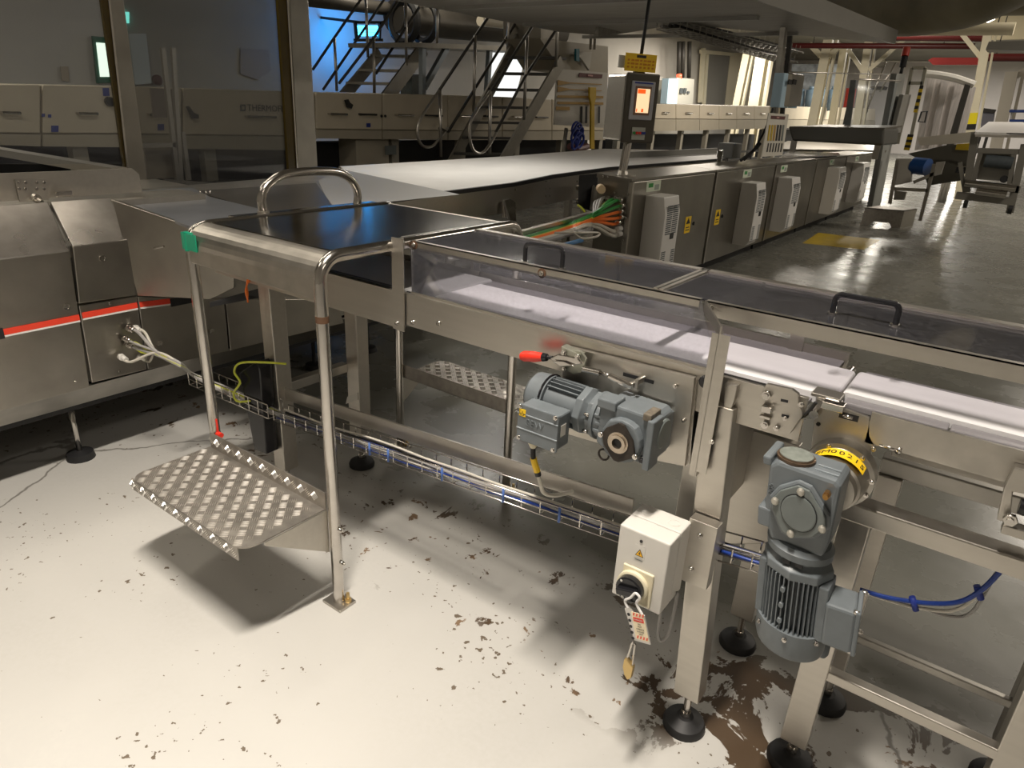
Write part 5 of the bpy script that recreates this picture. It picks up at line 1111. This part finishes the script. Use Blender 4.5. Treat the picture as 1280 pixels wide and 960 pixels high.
mesh_tray('wire mesh tray hanging just below the other, above the roller shutter', P(835, 36, z=2.50), P(985, 78, z=2.42), .3)

# ------------------------------------------------------------ wall fittings at the left and the back
WX = -14.98
def wq(name, q, m, lab=None, cat=None, x=WX, t=.05, kind=None):
    o = MB().prism([P(*p_, x=x) for p_ in q], (t, 0, 0)).build(name, m)
    if kind: structure(o)
    else: tag(o, lab, cat)
    return o
win = wq('window_1', ((114, 45), (146, 48), (146, 103), (120, 104)), GREENFR, kind=1)
MB().prism([P(*p_, x=WX+.06) for p_ in ((120, 53), (143, 55), (143, 96), (125, 96))], (.01, 0, 0)).build('pane', DAY, win)
wq('trim_1', ((160, 42), (181, 42), (188, 104), (168, 106)), mat('window_reveal', (.75, .85, .92), .5), kind=1)
es = wq('exit_sign', ((155, 15), (160, 15), (160, 29), (155, 29)), mat('exit_green', (.1, .8, .7), .5, emit=(.25, 1, .85), estr=1.6), 'small lit green exit sign high on the left wall', 'sign')
d2 = wq('door_2', ((611, 60), (657, 63), (642, 125), (611, 124)), COLD, kind=1)
for q in ((((300, 60), (335, 62), (338, 88), (322, 100), (300, 92)), 'faded notices pinned on the left wall above the oven', 'notice', mat('faded_notice', (.36, .33, .32), .6)),
          (((75, 83), (85, 83), (86, 102), (77, 101)), 'small beige notice left of the green window', 'notice', mat('beige_notice', (.36, .31, .24), .6))): wq('notice', q[0], q[3], q[1], q[2], t=.02)
rb = thing('alarm_bell', P(196, 100, x=WX+.1), 'round red alarm bell on the left wall under the conduit', 'bell')
MB().lathe(P(196, 100, x=WX+.02), (1, 0, 0), [(0, .10), (.04, .10), (.07, .05)], 18).build('bell', REDP, rb)
fk = thing('fly_killer_lamp', P(460, 38, x=-13.6), 'glowing blue insect killer lamp on the wall above the far stairs', 'lamp')
for a, b in (((443, 28), (478, 28)), ((443, 50), (478, 50)), ((444, 28), (446, 50)), ((475, 28), (474, 50))): MB().bar(P(*a, x=-13.6), P(*b, x=-13.6), .06, .06, up=(1, 0, 0)).build('frame_bar', BLKG, fk)
MB().bar(P(450, 28, x=-13.6), P(450, 20, x=-13.6)+V((-1.38, 0, 0)), .06, .06).build('bracket', BLKG, fk)
for v in (34, 38.5, 43): MB().tube([P(447, v, x=-13.7), P(472, v, x=-13.7)], .035, 8).build('uv_tube', UVB, fk)
pl_ = bpy.data.lights.new('blue_lamp_light', 'AREA'); pl_.energy = 34; pl_.color = (.0, .30, 1); pl_.size = .7; pl_.size_y = .3; pl_.shape = 'RECTANGLE'
po_ = bpy.data.objects.new('blue_lamp_light', pl_); C.objects.link(po_); po_.location = P(455, 38, x=-13.75); po_.rotation_euler = (0, math.radians(90), 0)
pl2 = bpy.data.lights.new('blue_lamp_light', 'AREA'); pl2.energy = 2.5; pl2.color = (.0, .30, 1); pl2.size = .7; pl2.size_y = .3; pl2.shape = 'RECTANGLE'
po2 = bpy.data.objects.new('blue_lamp_light', pl2); C.objects.link(po2); po2.location = P(455, 38, x=-13.5); po2.rotation_euler = (0, math.radians(-90), 0)
# electrical cabinets, shutter and columns along the left wall, further back
ec = thing('electrical_cabinet', (-13.5, 30, 1.9), 'grey wall electrical cabinet with pale blue side and small red lamp left of the shutter', 'cabinet')
MB().prism([P(*q, x=-13.6) for q in ((846, 97), (868, 99), (866, 133), (844, 133))], (-.5, 0, 0)).build('body', mat('elec_grey', (.42, .42, .38), .5), ec)
MB().prism([P(*q, x=-13.55) for q in ((836, 98), (847.5, 98.5), (846, 133), (833, 132))], (-.3, 0, 0)).build('side', PALEBLUE, ec)
for q in ((850, 110, 853, 117), (855, 110, 857, 117), (859, 114, 861, 117)): MB().box(P(q[0], q[1], x=-13.58), P(q[2], q[3], x=-13.58)+V((.03, 0, 0))).build('meter', GREYD, ec)
MB().cyl(P(849, 98, x=-13.7), P(849, 93, x=-13.7), .12, 10).build('red_lamp', mat('red_lamp', (.8, .1, .05), .4, emit=(1, .12, .05), estr=1.2), ec)
ec2 = wq('electrical_cabinet', ((822, 100), (831, 101), (829, 132), (820, 131)), mat('elec_grey', (.42, .42, .38)), 'narrow grey cabinet just right of the operator panel', 'cabinet', t=.4)
wq('poster', ((823, 95.5), (828, 96), (828, 101), (823, 100.5)), WHITE, 'small white poster above the narrow grey cabinet', 'poster')
cdt = thing('wall_conduits', P(855, 70, x=-14), 'pair of dark vertical conduits above the electrical cabinet', 'conduit')
for u in (848, 853, 861): MB().tube([P(u+1, 52, x=-14.2), P(u, 97, x=-14.2)], .10, 8).build('conduit', RAILK, cdt)
sh = MB().prism([P(*q, x=WX+.1) for q in ((884, 66), (912, 70), (905, 131), (878, 131))], (.02, 0, 0)).build('door_1', SHUT); structure(sh)
for k in range(22):
    v = 70+2.75*k; f = (v-66)/65; u0, u1 = 884-6*f, 911.5-6.5*f
    MB().prism([P(u0, v, x=WX+.13), P(u1, v+.6, x=WX+.13), P(u1, v+2.4, x=WX+.13), P(u0, v+1.8, x=WX+.13)], (.035, 0, 0)).build('shutter_slat', SHUT, sh)
tq = MB().prism([P(*q, x=WX+.12) for q in ((874, 62), (914, 66), (914, 70), (874, 67))], (.12, 0, 0)).build('trim_2', CREAMCOL); structure(tq)
for i, (q) in enumerate((((876, 60), (880, 60), (876, 128), (872, 128)), ((881, 68), (884, 68), (880, 131), (877, 131)))): structure(MB().prism([P(*p_, x=WX+.12) for p_ in q], (.1, 0, 0)).build('trim_%d' % (3+i), CREAMCOL))
# cream patch of wall right of the shutter
structure(MB().prism([P(*p_, x=WX+.02) for p_ in ((913, 66), (962, 66), (955, 133), (905, 133))], (.03, 0, 0)).build('trim_5', mat('cream_wall_paint', (.82, .74, .55), .6)))
def column(lab, a, b, w, y, m=CREAMCOL, base=None, braces=(), web=True):
    p, q = P(*a, y=y), P(*b, y=y); d = (p-q).normalized(); q = q-d*(q.z/d.z); t = thing('steel_column', q, lab, 'column')
    MB().bar(q, p, w, w*.9, up=(0, 1, 0)).build('flange', m, t)
    if web: MB().bar(q+V((w*.9, .05, 0)), p+V((w*.9, .05, 0)), w*.25, w*.7, up=(0, 1, 0)).build('edge_flange', m, t)
    if base:
        a2, b2, c2_ = base; A, B, D = [q+(p-q)*((P(*k, y=y).z-q.z)/(p.z-q.z)) for k in (a2, b2, c2_)]
        MB().bar(B, A, w*1.06, w*1.0, up=(0, 1, 0)).build('yellow_band', mat('safety_yellow', (.9, .75, .02), .4), t); MB().bar(D, B, w*1.06, w*1.0, up=(0, 1, 0)).build('black_band', BLACK, t)
    for (c, e) in braces: MB().bar(P(*c, y=y), P(*e, y=y), w*.55, w*.5, up=(0, 1, 0)).build('brace', m, t)
    return t
column('cream steel column with yellow and black bands at the right', (1237, 30), (1210, 180), .17, 20, base=((1215, 141), (1213, 155), (1212, 162)), braces=(((1202, 42), (1226, 72)),))
column('left cream column with V braces beyond the service pole', (1036, 50), (1020, 132), .28, 26, braces=(((1012, 55), (1026, 70)), ((1052, 55), (1036, 72))))
column('slim cream column second from the service pole', (1056, 55), (1043, 134), .22, 27)
column('cream column with dark brace behind the glass guard', (1086, 52), (1074, 135), .22, 26, braces=(((1060, 62), (1078, 88)), ((1132, 48), (1086, 88))))
column('distant pale column at the right edge of the hall', (1265, 90), (1250, 160), .40, 34, m=mat('pale_column', (.62, .57, .50), .6), braces=(((1300, 75), (1270, 95)),))
column('cream wall column right of the shutter', (935, 62), (921, 130), .30, 34)
column('cream wall column left of the service pole', (953, 68), (943, 132), .45, 33)
for (p0, p1, y, r, m_, lab, nm) in (((1118, 46), (1236, 47), 22, .10, REDP, 'upper dark red pipe across the hall, ending at the banded column', 'pipe'), ((985, 57), (1218, 58), 25, .08, REDP, 'lower dark red pipe behind the braced columns', 'pipe'), ((1235, 72), (1300, 72), 21, .085, REDP, 'short dark red pipe at the right edge', 'pipe'), ((1128, 37), (1268, 36), 16, .105, mat('pale_pipe_paint', (.75, .68, .50), .45), 'pale cream pipe under the ducts at the right', 'pipe'), ((1245, 13), (1300, 13), 15, .03, WHITE, 'thin pale conduit at the upper right', 'conduit')):
    o = MB().tube([P(*p0, y=y), P(*p1, y=y)], r, 12).build(nm, m_); tag(o, lab, 'pipe')
    for k in (.15, .85): q_ = P(*p0, y=y).lerp(P(*p1, y=y), k); MB().cyl(q_, (q_.x, q_.y, 5.21), .012, 6).build('hanger', RAILK, o)
rb2 = MB().prism([P(*q, y=21) for q in ((1160, 75), (1166, 72), (1224, 72), (1222, 81), (1166, 81))], (0, .15, 0)).build('crane_beam', mat('crane_red', (.24, .02, .018), .45)); tag(rb2, 'short bright red lifting beam above the strip curtain', 'beam')
bl = thing('ceiling_lamp', P(1232, 20, y=17), 'bright strip lamp under the sloping roof at the upper right', 'lamp')
MB().prism([P(*q, y=17) for q in ((1221, 15), (1232, 12), (1243, 22), (1233, 27), (1222, 20))], (0, .25, 0)).build('tube', LUM, bl)
MB().prism([P(*q, y=17.3) for q in ((1218, 12), (1240, 9), (1248, 20), (1244, 22), (1232, 12), (1221, 15))], (0, .2, 0)).build('reflector', WHITE, bl)
bx = MB().prism([P(*q, y=15) for q in ((1236, 52), (1300, 50), (1300, 64), (1232, 62))], (0, .5, 0)).build('overhead_trunking', GANT); tag(bx, 'grey overhead trunking at the right edge under the red pipe', 'trunking')
structure(MB().prism([P(*q, y=23) for q in ((1150, 40), (1215, 12), (1320, 8), (1320, 48), (1150, 52))], (0, .1, 0)).build('trim_6', mat('cream_roof_panel', (.70, .62, .42), .6)))
# lagged ducts overhead
for nm, pts, r, lab in (('air_duct', [P(1000, -20, y=13), P(1060, 0, y=12.5), P(1120, 8, y=12), P(1180, 2, y=11.6), P(1240, -18, y=11), P(1340, -75, y=10.4)], .38, 'large olive wrapped duct sagging at the top right'), ('air_duct', [P(1160, -2, y=14), P(1230, 0, y=13), P(1300, -2, y=12.5)], .20, 'second olive wrapped duct at the top right corner'), ('air_duct', [P(985, 6, y=16), P(1060, 24, y=16), P(1120, 30, y=16)], .26, 'grey-brown duct behind the gantry edge')):
    o = MB().tube(smooth_path(pts, 5), r, 16).build(nm, DUCT); tag(o, lab, 'duct')
# far left wall: end wall behind the columns
wb = MB().prism([P(*q, y=38) for q in ((990, 80), (1052, 80), (1044, 140), (985, 140))], (0, .3, 0)).build('machinery', mat('distant_machinery', (.30, .33, .36), .5, 0, .8, 2.2)); tag(wb, 'distant blue-grey machinery seen between the cream columns', 'machine')
for k in range(4):
    mq = thing('far_machine', P(998+14*k, 135, y=36), ('first', 'second', 'third', 'fourth')[k]+' small dark blue tank between the cream columns, from the left', 'tank', 'dark blue tanks between the columns')
    MB().cyl(P(998+14*k, 138, y=36), P(1000+14*k, 112, y=36), .22, 10).build('tank', mat('slate_blue', (.10, .15, .20), .5), mq)
    MB().cyl(P(1000+14*k, 112, y=36), P(1001+14*k, 108, y=36), .10, 8).build('neck', mat('slate_blue', (.10, .15, .20), .5), mq)
rd = MB().prism([P(*q, y=30) for q in ((1058, 110), (1070, 111), (1066, 134), (1054, 134))], (0, .1, 0)).build('red_panel', mat('panel_red', (.65, .06, .04), .5)); MB().box(P(1064, 134, y=30.05), (P(1058, 134, y=30.05).x, 30.1, 0)).build('stand', RAILK, rd); tag(rd, 'red panel on the far wall behind the glass guard', 'panel')
# ------------------------------------------------------------ second machine along the aisle: hood, glass guard and frames
rm = thing('sheeter_machine', (-3.5, 13, 0), 'long dark roller hood machine with clear guard beyond the cabinets', 'machine')
MB().prism([P(*q, y=12.2) for q in ((985, 158), (1106, 160), (1104, 182), (990, 176))], (0, 1.3, 0)).build('hood', mat('dark_hood', (.10, .10, .09), .4, .4), rm, .03)
ha, hb = P(987, 158, y=12.2), P(1106, 160, y=12.2)
MB().prism([ha, hb, hb+V((0, 1.6, .05)), ha+V((.15, 1.6, .05))], (0, 0, -.03)).build('hood_top', mat('hood_top', (.11, .10, .08), .4, .4), rm)
MB().prism([P(*q, z=1.13) for q in ((960, 186), (1108, 188), (1105, 180), (985, 176))], (0, 0, -.04)).build('deck', CAB, rm)
for u in (992, 1098): q_ = P(u, 176, y=12.25); MB().box((q_.x-.04, 12.25, 1.1), (q_.x+.04, 12.33, q_.z+.02)).build('hood_support', CAB, rm)
MB().prism([P(*q, z=1.135) for q in ((975, 196), (1050, 193), (1048, 191), (985, 189))], (0, 0, -.02)).build('bright_tray', mat('bright_tray', (.8, .78, .74), .25, .8), rm)
MB().prism([P(*q, y=13.8) for q in ((1063, 100), (1070, 100), (1062, 160), (1054, 160))], (0, .06, 0)).build('guard_post', GREYC, rm)
MB().prism([P(*q, x=-2.5) for q in ((1121, 92), (1132, 93), (1097, 275), (1087, 275))], (-.1, 0, 0)).build('main_post', mat('post_grey', (.22, .225, .21), .5), rm)
MB().prism([P(*q, y=13.9) for q in ((1066, 100), (1122, 104), (1112, 160), (1060, 158))], (0, .01, 0)).build('clear_guard', GLASC, rm)
MB().tube([P(980, 90, x=-3.4), P(1125, 93, x=-3.4)], .012, 6).build('top_wire', RAILM, rm); MB().tube([P(1068, 99, x=-2.55), P(1126, 101, x=-2.5)], .014, 6).build('guard_rail', RAILM, rm)
cu_ = MB().prism([P(*q, x=-2.45) for q in ((1124, 118), (1134, 118), (1122, 166), (1112, 166))], (.08, 0, 0)).build('control_box', mat('box_grey', (.17, .165, .15), .5), rm, .01)
bc = thing('beacon_tower', P(1128, 90, x=-2.5), 'black and red signal beacon on top of the grey post', 'beacon')
MB().cyl(P(1126, 92, x=-2.55), P(1128, 84, x=-2.55), .03, 10).build('stem', BLACK, bc); MB().cyl(P(1128, 84, x=-2.55), P(1131, 70, x=-2.55), .06, 12).build('body', BLKG, bc); MB().cyl(P(1131, 70, x=-2.55), P(1134, 59, x=-2.55), .065, 12).build('lens', mat('beacon_red', (.5, .05, .03), .4), bc)
# hazard-striped gate frame
gf = thing('hazard_gate', P(1145, 180, y=16.5), 'grey gate frame with yellow and black hazard tape beside the strip curtain', 'gate')
for a, b in (((1140, 85), (1122, 180)), ((1157, 85), (1136, 185)), ((1140, 85), (1157, 85)), ((1136, 104), (1153, 104))): MB().bar(P(*a, y=16.5), P(*b, y=16.5), .06, .06, up=(0, 1, 0)).build('frame_bar', mat('gate_grey', (.28, .27, .22), .5), gf)
for k in range(8):
    a = P(1152.3-1.05*k, 107+4.2*k, y=16.46); b = P(1152.3-1.05*(k+1), 107+4.2*(k+1), y=16.46); MB().bar(a, b, .065, .03, up=(0, 1, 0)).build('tape_band', YELP if k % 2 else BLACK, gf)
for k in range(6):
    a = P(1138.5-.9*k, 168+3.3*k, y=15.9); b = P(1138.5-.9*(k+1), 168+3.3*(k+1), y=15.9); MB().bar(a, b, .10, .03, up=(0, 1, 0)).build('tape_band', YELP if k % 2 else BLACK, gf)
# strip curtain booth
bt = thing('strip_curtain', P(1180, 180, y=17.5), 'tall clear plastic strip curtain booth left of the banded column', 'curtain')
for k in range(7):
    u0 = 1160+8.5*k; v0 = 97+1.8*k
    MB().prism([P(*q, y=17.6+.05*(k % 2)) for q in ((u0, v0), (u0+9, v0+1.5), (u0-8, 187-1*k), (u0-17, 188-1*k))], (0, .02, 0)).build('strip', CURT, bt)
MB().tube(smooth_path([P(1156, 92, y=17.4), P(1175, 94, y=17.4), P(1195, 98, y=17.4), P(1218, 106, y=17.4)]), .07, 8).build('rolled_top', mat('rolled_plastic', (.7, .68, .64), .3), bt)
MB().prism([P(*q, y=17.3) for q in ((1206, 105), (1213, 107), (1192, 182), (1183, 182))], (0, .08, 0)).build('dark_edge', RAILK, bt)
MB().tube([P(1152, 140, y=17.2), P(1159, 139, y=17.2), P(1156, 153, y=17.2), P(1148, 152, y=17.2)], .02, 6, closed=True).build('handle', BLACK, bt)
# pipe racks behind the booth
pr_ = thing('pipe_rack', P(1205, 150, y=21), 'cluster of silver pipes and cables between curtain and banded column', 'pipes')
for k in range(6): MB().tube(smooth_path([P(1213-2*k, 110+3*k, y=19), P(1207-2.2*k, 145, y=19), P(1200-2*k, 182, y=19)]), .03, 6).build('pipe', (POLISH, GCAB, RAILM)[k % 3], pr_)
for k in range(3): q_ = P(1200-4*k, 182, y=19); MB().cyl((q_.x, 19, 0), q_, .03, 8).build('pipe', RAILM, pr_)
# distant catwalk ladders
for nm, uu, lab in (('ladder_one', ((1090, 78), (1078, 134), (1108, 76), (1085, 134)), 'steep ladder by the braced column'),):
    lt = thing('ladder', P(1085, 134, y=27), 'distant steel ladder with handrails behind the glass guard', 'ladder')
    MB().tube([P(*uu[0], y=27), P(*uu[1], y=27)], .03, 6).build('rail', RAILM, lt); MB().tube([P(*uu[2], y=27), P(*uu[3], y=27)], .03, 6).build('rail', RAILM, lt)
    MB().tube([P(1120, 78, y=27), P(1100, 115, y=27)], .03, 6).build('rail', RAILM, lt)
    for k in range(6):
        f = k/6; MB().tube([P(1088-10*f, 84+50*f, y=27), P(1104-19*f, 84+50*f, y=27)], .02, 5).build('rung', RAILM, lt)
    for u in (1078, 1085): q_ = P(u, 134, y=27); MB().tube([q_, (q_.x-.1, 27, 0)], .03, 6).build('rail', RAILM, lt)
    MB().prism([P(*q, y=27) for q in ((1090, 108), (1106, 108), (1104, 112), (1088, 112))], (0, .6, 0)).build('landing', RAILK, lt)
    MB().tube([P(1092, 76, y=27), P(1160, 77, y=27), P(1220, 78, y=27)], .02, 6).build('top_rail', RAILM, lt)
# step stool, blue motor cart, roller frame
so = thing('step_stool', P(1095, 270, z=0), 'low checker plate step stool at the end of the cabinet row', 'stool')
A, B, D = P(1075, 281, z=0), P(1125, 285, z=0), P(1125, 285, z=0)+V((.12, .55, 0)); hgt = .29
AB = lambda k, z: A.lerp(B, k)+V((0, 0, z))
MB().prism([AB(0, 0), AB(.03, hgt), AB(1, hgt), AB(1, 0), AB(.78, 0), AB(.70, .07), AB(.30, .07), AB(.22, 0)], (0, .02, 0)).build('front', ALU, so)
MB().prism([A+V((0, 0, hgt)), B+V((0, 0, hgt)), D+V((0, 0, hgt)), A+(D-B)+V((0, 0, hgt))], (0, 0, -.02)).build('top', ALU, so)
MB().prism([B, B+V((0, 0, hgt)), D+V((0, 0, hgt)), D], (-.02, 0, 0)).build('side', STEELX, so)
mc = thing('blue_motor', P(1150, 200, y=13), 'bright blue electric motor on a steel stand beyond the step stool', 'motor')
MB().cyl(P(1142, 207, y=13.2), P(1160, 209, y=13.1), .13, 16).build('motor_body', mat('motor_blue', (.01, .06, .22), .4), mc)
MB().prism([P(*q, y=13.1) for q in ((1120, 198), (1140, 198), (1138, 228), (1117, 232))], (0, .2, 0)).build('gear_case', mat('gear_pale', (.38, .36, .32), .5), mc, .01)
MB().prism([P(*q, y=12.9) for q in ((1170, 203), (1181, 202), (1176, 218), (1168, 220))], (0, .1, 0)).build('terminal_cover', ACW, mc)
for a, b in (((1118, 236), (1160, 238)), ((1168, 205), (1150, 276)), ((1122, 200), (1112, 255)), ((1142, 228), (1170, 216))): MB().bar(P(*a, y=13), P(*b, y=13), .05, .05, up=(0, 1, 0)).build('stand_bar', CAB, mc)
MB().prism([P(*q, y=13.3) for q in ((1118, 238), (1133, 240), (1130, 250), (1117, 250))], (0, .1, 0)).build('lower_box', mat('gear_pale', (.38, .36, .32)), mc)
rf = thing('roller_frame', P(1230, 235, y=12.0), 'grey wheeled frame of rollers with white top at the right edge', 'machine')
YR = 12
for a, b, w in (((1219, 165), (1208, 240), .09), ((1226, 190), (1215, 232), .06), ((1281, 180), (1262, 266), .09), ((1205, 228), (1275, 237), .09), ((1195, 244), (1268, 252), .10), ((1222, 188), (1280, 190), .07), ((1200, 203), (1206, 240), .05), ((1268, 190), (1262, 230), .06)): MB().bar(P(*a, y=YR), P(*b, y=YR), w, w, up=(0, 1, 0)).build('frame_bar', mat('frame_grey', (.20, .19, .165), .45, .3), rf)
MB().prism([P(*q, y=YR+.1) for q in ((1226, 191), (1270, 192), (1264, 227), (1220, 224))], (0, .05, 0)).build('side_plate', mat('frame_plate', (.26, .25, .22), .45, .3), rf)
MB().cyl(P(1231, 201, y=YR), P(1266, 204, y=YR), .085, 14).build('dark_roller', GREYD, rf)
MB().cyl(P(1255, 224, y=YR+.06), P(1255, 224, y=YR-.02), .05, 12).build('hole', BLACK, rf)
for p0, p1 in (((1220, 239), (1258, 244)), ((1206, 229), (1270, 236))): MB().cyl(P(*p0, y=YR-.1), P(*p1, y=YR-.1), .05, 12).build('roller', POLISH, rf)
wa, wb = P(1219, 165, y=YR-.15), P(1300, 167, y=YR-.15)
MB().prism([wa, wb, wb+V((0, 2.2, .16)), wa+V((0, 2.2, .16))], (0, 0, -.03)).build('white_top', mat('white_top', (.8, .78, .76), .4), rf)
MB().prism([P(*q, y=YR-.15) for q in ((1219, 165), (1300, 167), (1300, 173), (1219, 171))], (0, .1, 0)).build('top_edge', RAILM, rf)
MB().box(P(1196, 208, y=12.6), P(1208, 217, y=12.6)+V((0, .2, 0))).build('dark_motor', BLKG, rf)
for u in (1208, 1264): MB().lathe(P(u, 250 if u > 1250 else 243, y=YR)-V((0, .0, .12)), (1, 0, 0), [(0, .07), (.05, .07)], 14).build('castor', BLACK, rf)
# pale conveyor beyond, with yellow end
pc = thing('belt_conveyor', P(1170, 190, y=16), 'low far conveyor with dark side and yellow marked end by the banded column', 'conveyor')
MB().prism([P(*q, y=15.5) for q in ((1135, 192), (1185, 181), (1222, 180), (1214, 208), (1190, 200), (1150, 200))], (0, .3, 0)).build('side', mat('dark_conveyor', (.085, .08, .065), .4, .3), pc)
MB().prism([P(*q, y=15.6) for q in ((1146, 197), (1212, 200), (1200, 226), (1160, 232))], (0, .4, 0)).build('base', mat('dark_conveyor', (.085, .08, .065)), pc)
MB().prism([P(*q, y=15.4) for q in ((1196, 180), (1214, 179), (1210, 188), (1194, 187))], (0, .05, 0)).build('yellow_mark', YELP, pc)
MB().prism([P(*q, y=15.8) for q in ((1146, 172), (1222, 164), (1220, 178), (1150, 182))], (0, .2, 0)).build('pale_bed', mat('pale_bed', (.58, .54, .46), .4), pc)
# blue shelving and bench on the far right
bs = thing('shelf_rack', P(1270, 150, y=26), 'white rack with two blue shelves at the right edge', 'rack')
for v in (139, 151): MB().bar(P(1262, v, y=26), P(1300, v, y=26), .5, .07).build('shelf', mat('shelf_blue', (.02, .06, .28), .5), bs)
MB().bar(P(1265, 136, y=26), P(1262, 163, y=26), .05, .05, up=(0, 1, 0)).build('upright', WHITE, bs)
bn = None
bn = thing('work_trolley', P(1235, 145, y=27), 'small trolley loaded with dark parts between the right columns', 'trolley')
MB().prism([P(*q, y=27) for q in ((1228, 140), (1243, 140), (1240, 160), (1226, 158))], (0, .4, 0)).build('cabinet', mat('trolley_grey', (.22, .22, .26), .5), bn)
for u in (1229, 1238): q_ = P(u, 157, y=27.2); MB().box((q_.x-.04, 27.1, 0), (q_.x+.04, 27.2, q_.z+.05)).build('leg', RAILK, bn)
MB().prism([P(*q, y=26.9) for q in ((1229, 135), (1245, 137), (1243, 141), (1228, 140))], (0, .3, 0)).build('load', RAILK, bn)
# floor markings and the step box
fm = MB().prism([P(1023, 291, z=0), P(1100, 300, z=0), P(1080, 312, z=0), P(1003, 304, z=0)], (0, 0, .002)).build('floor_marking', YELP); tag(fm, 'yellow painted rectangle on the floor in front of the cabinets', 'floor marking')
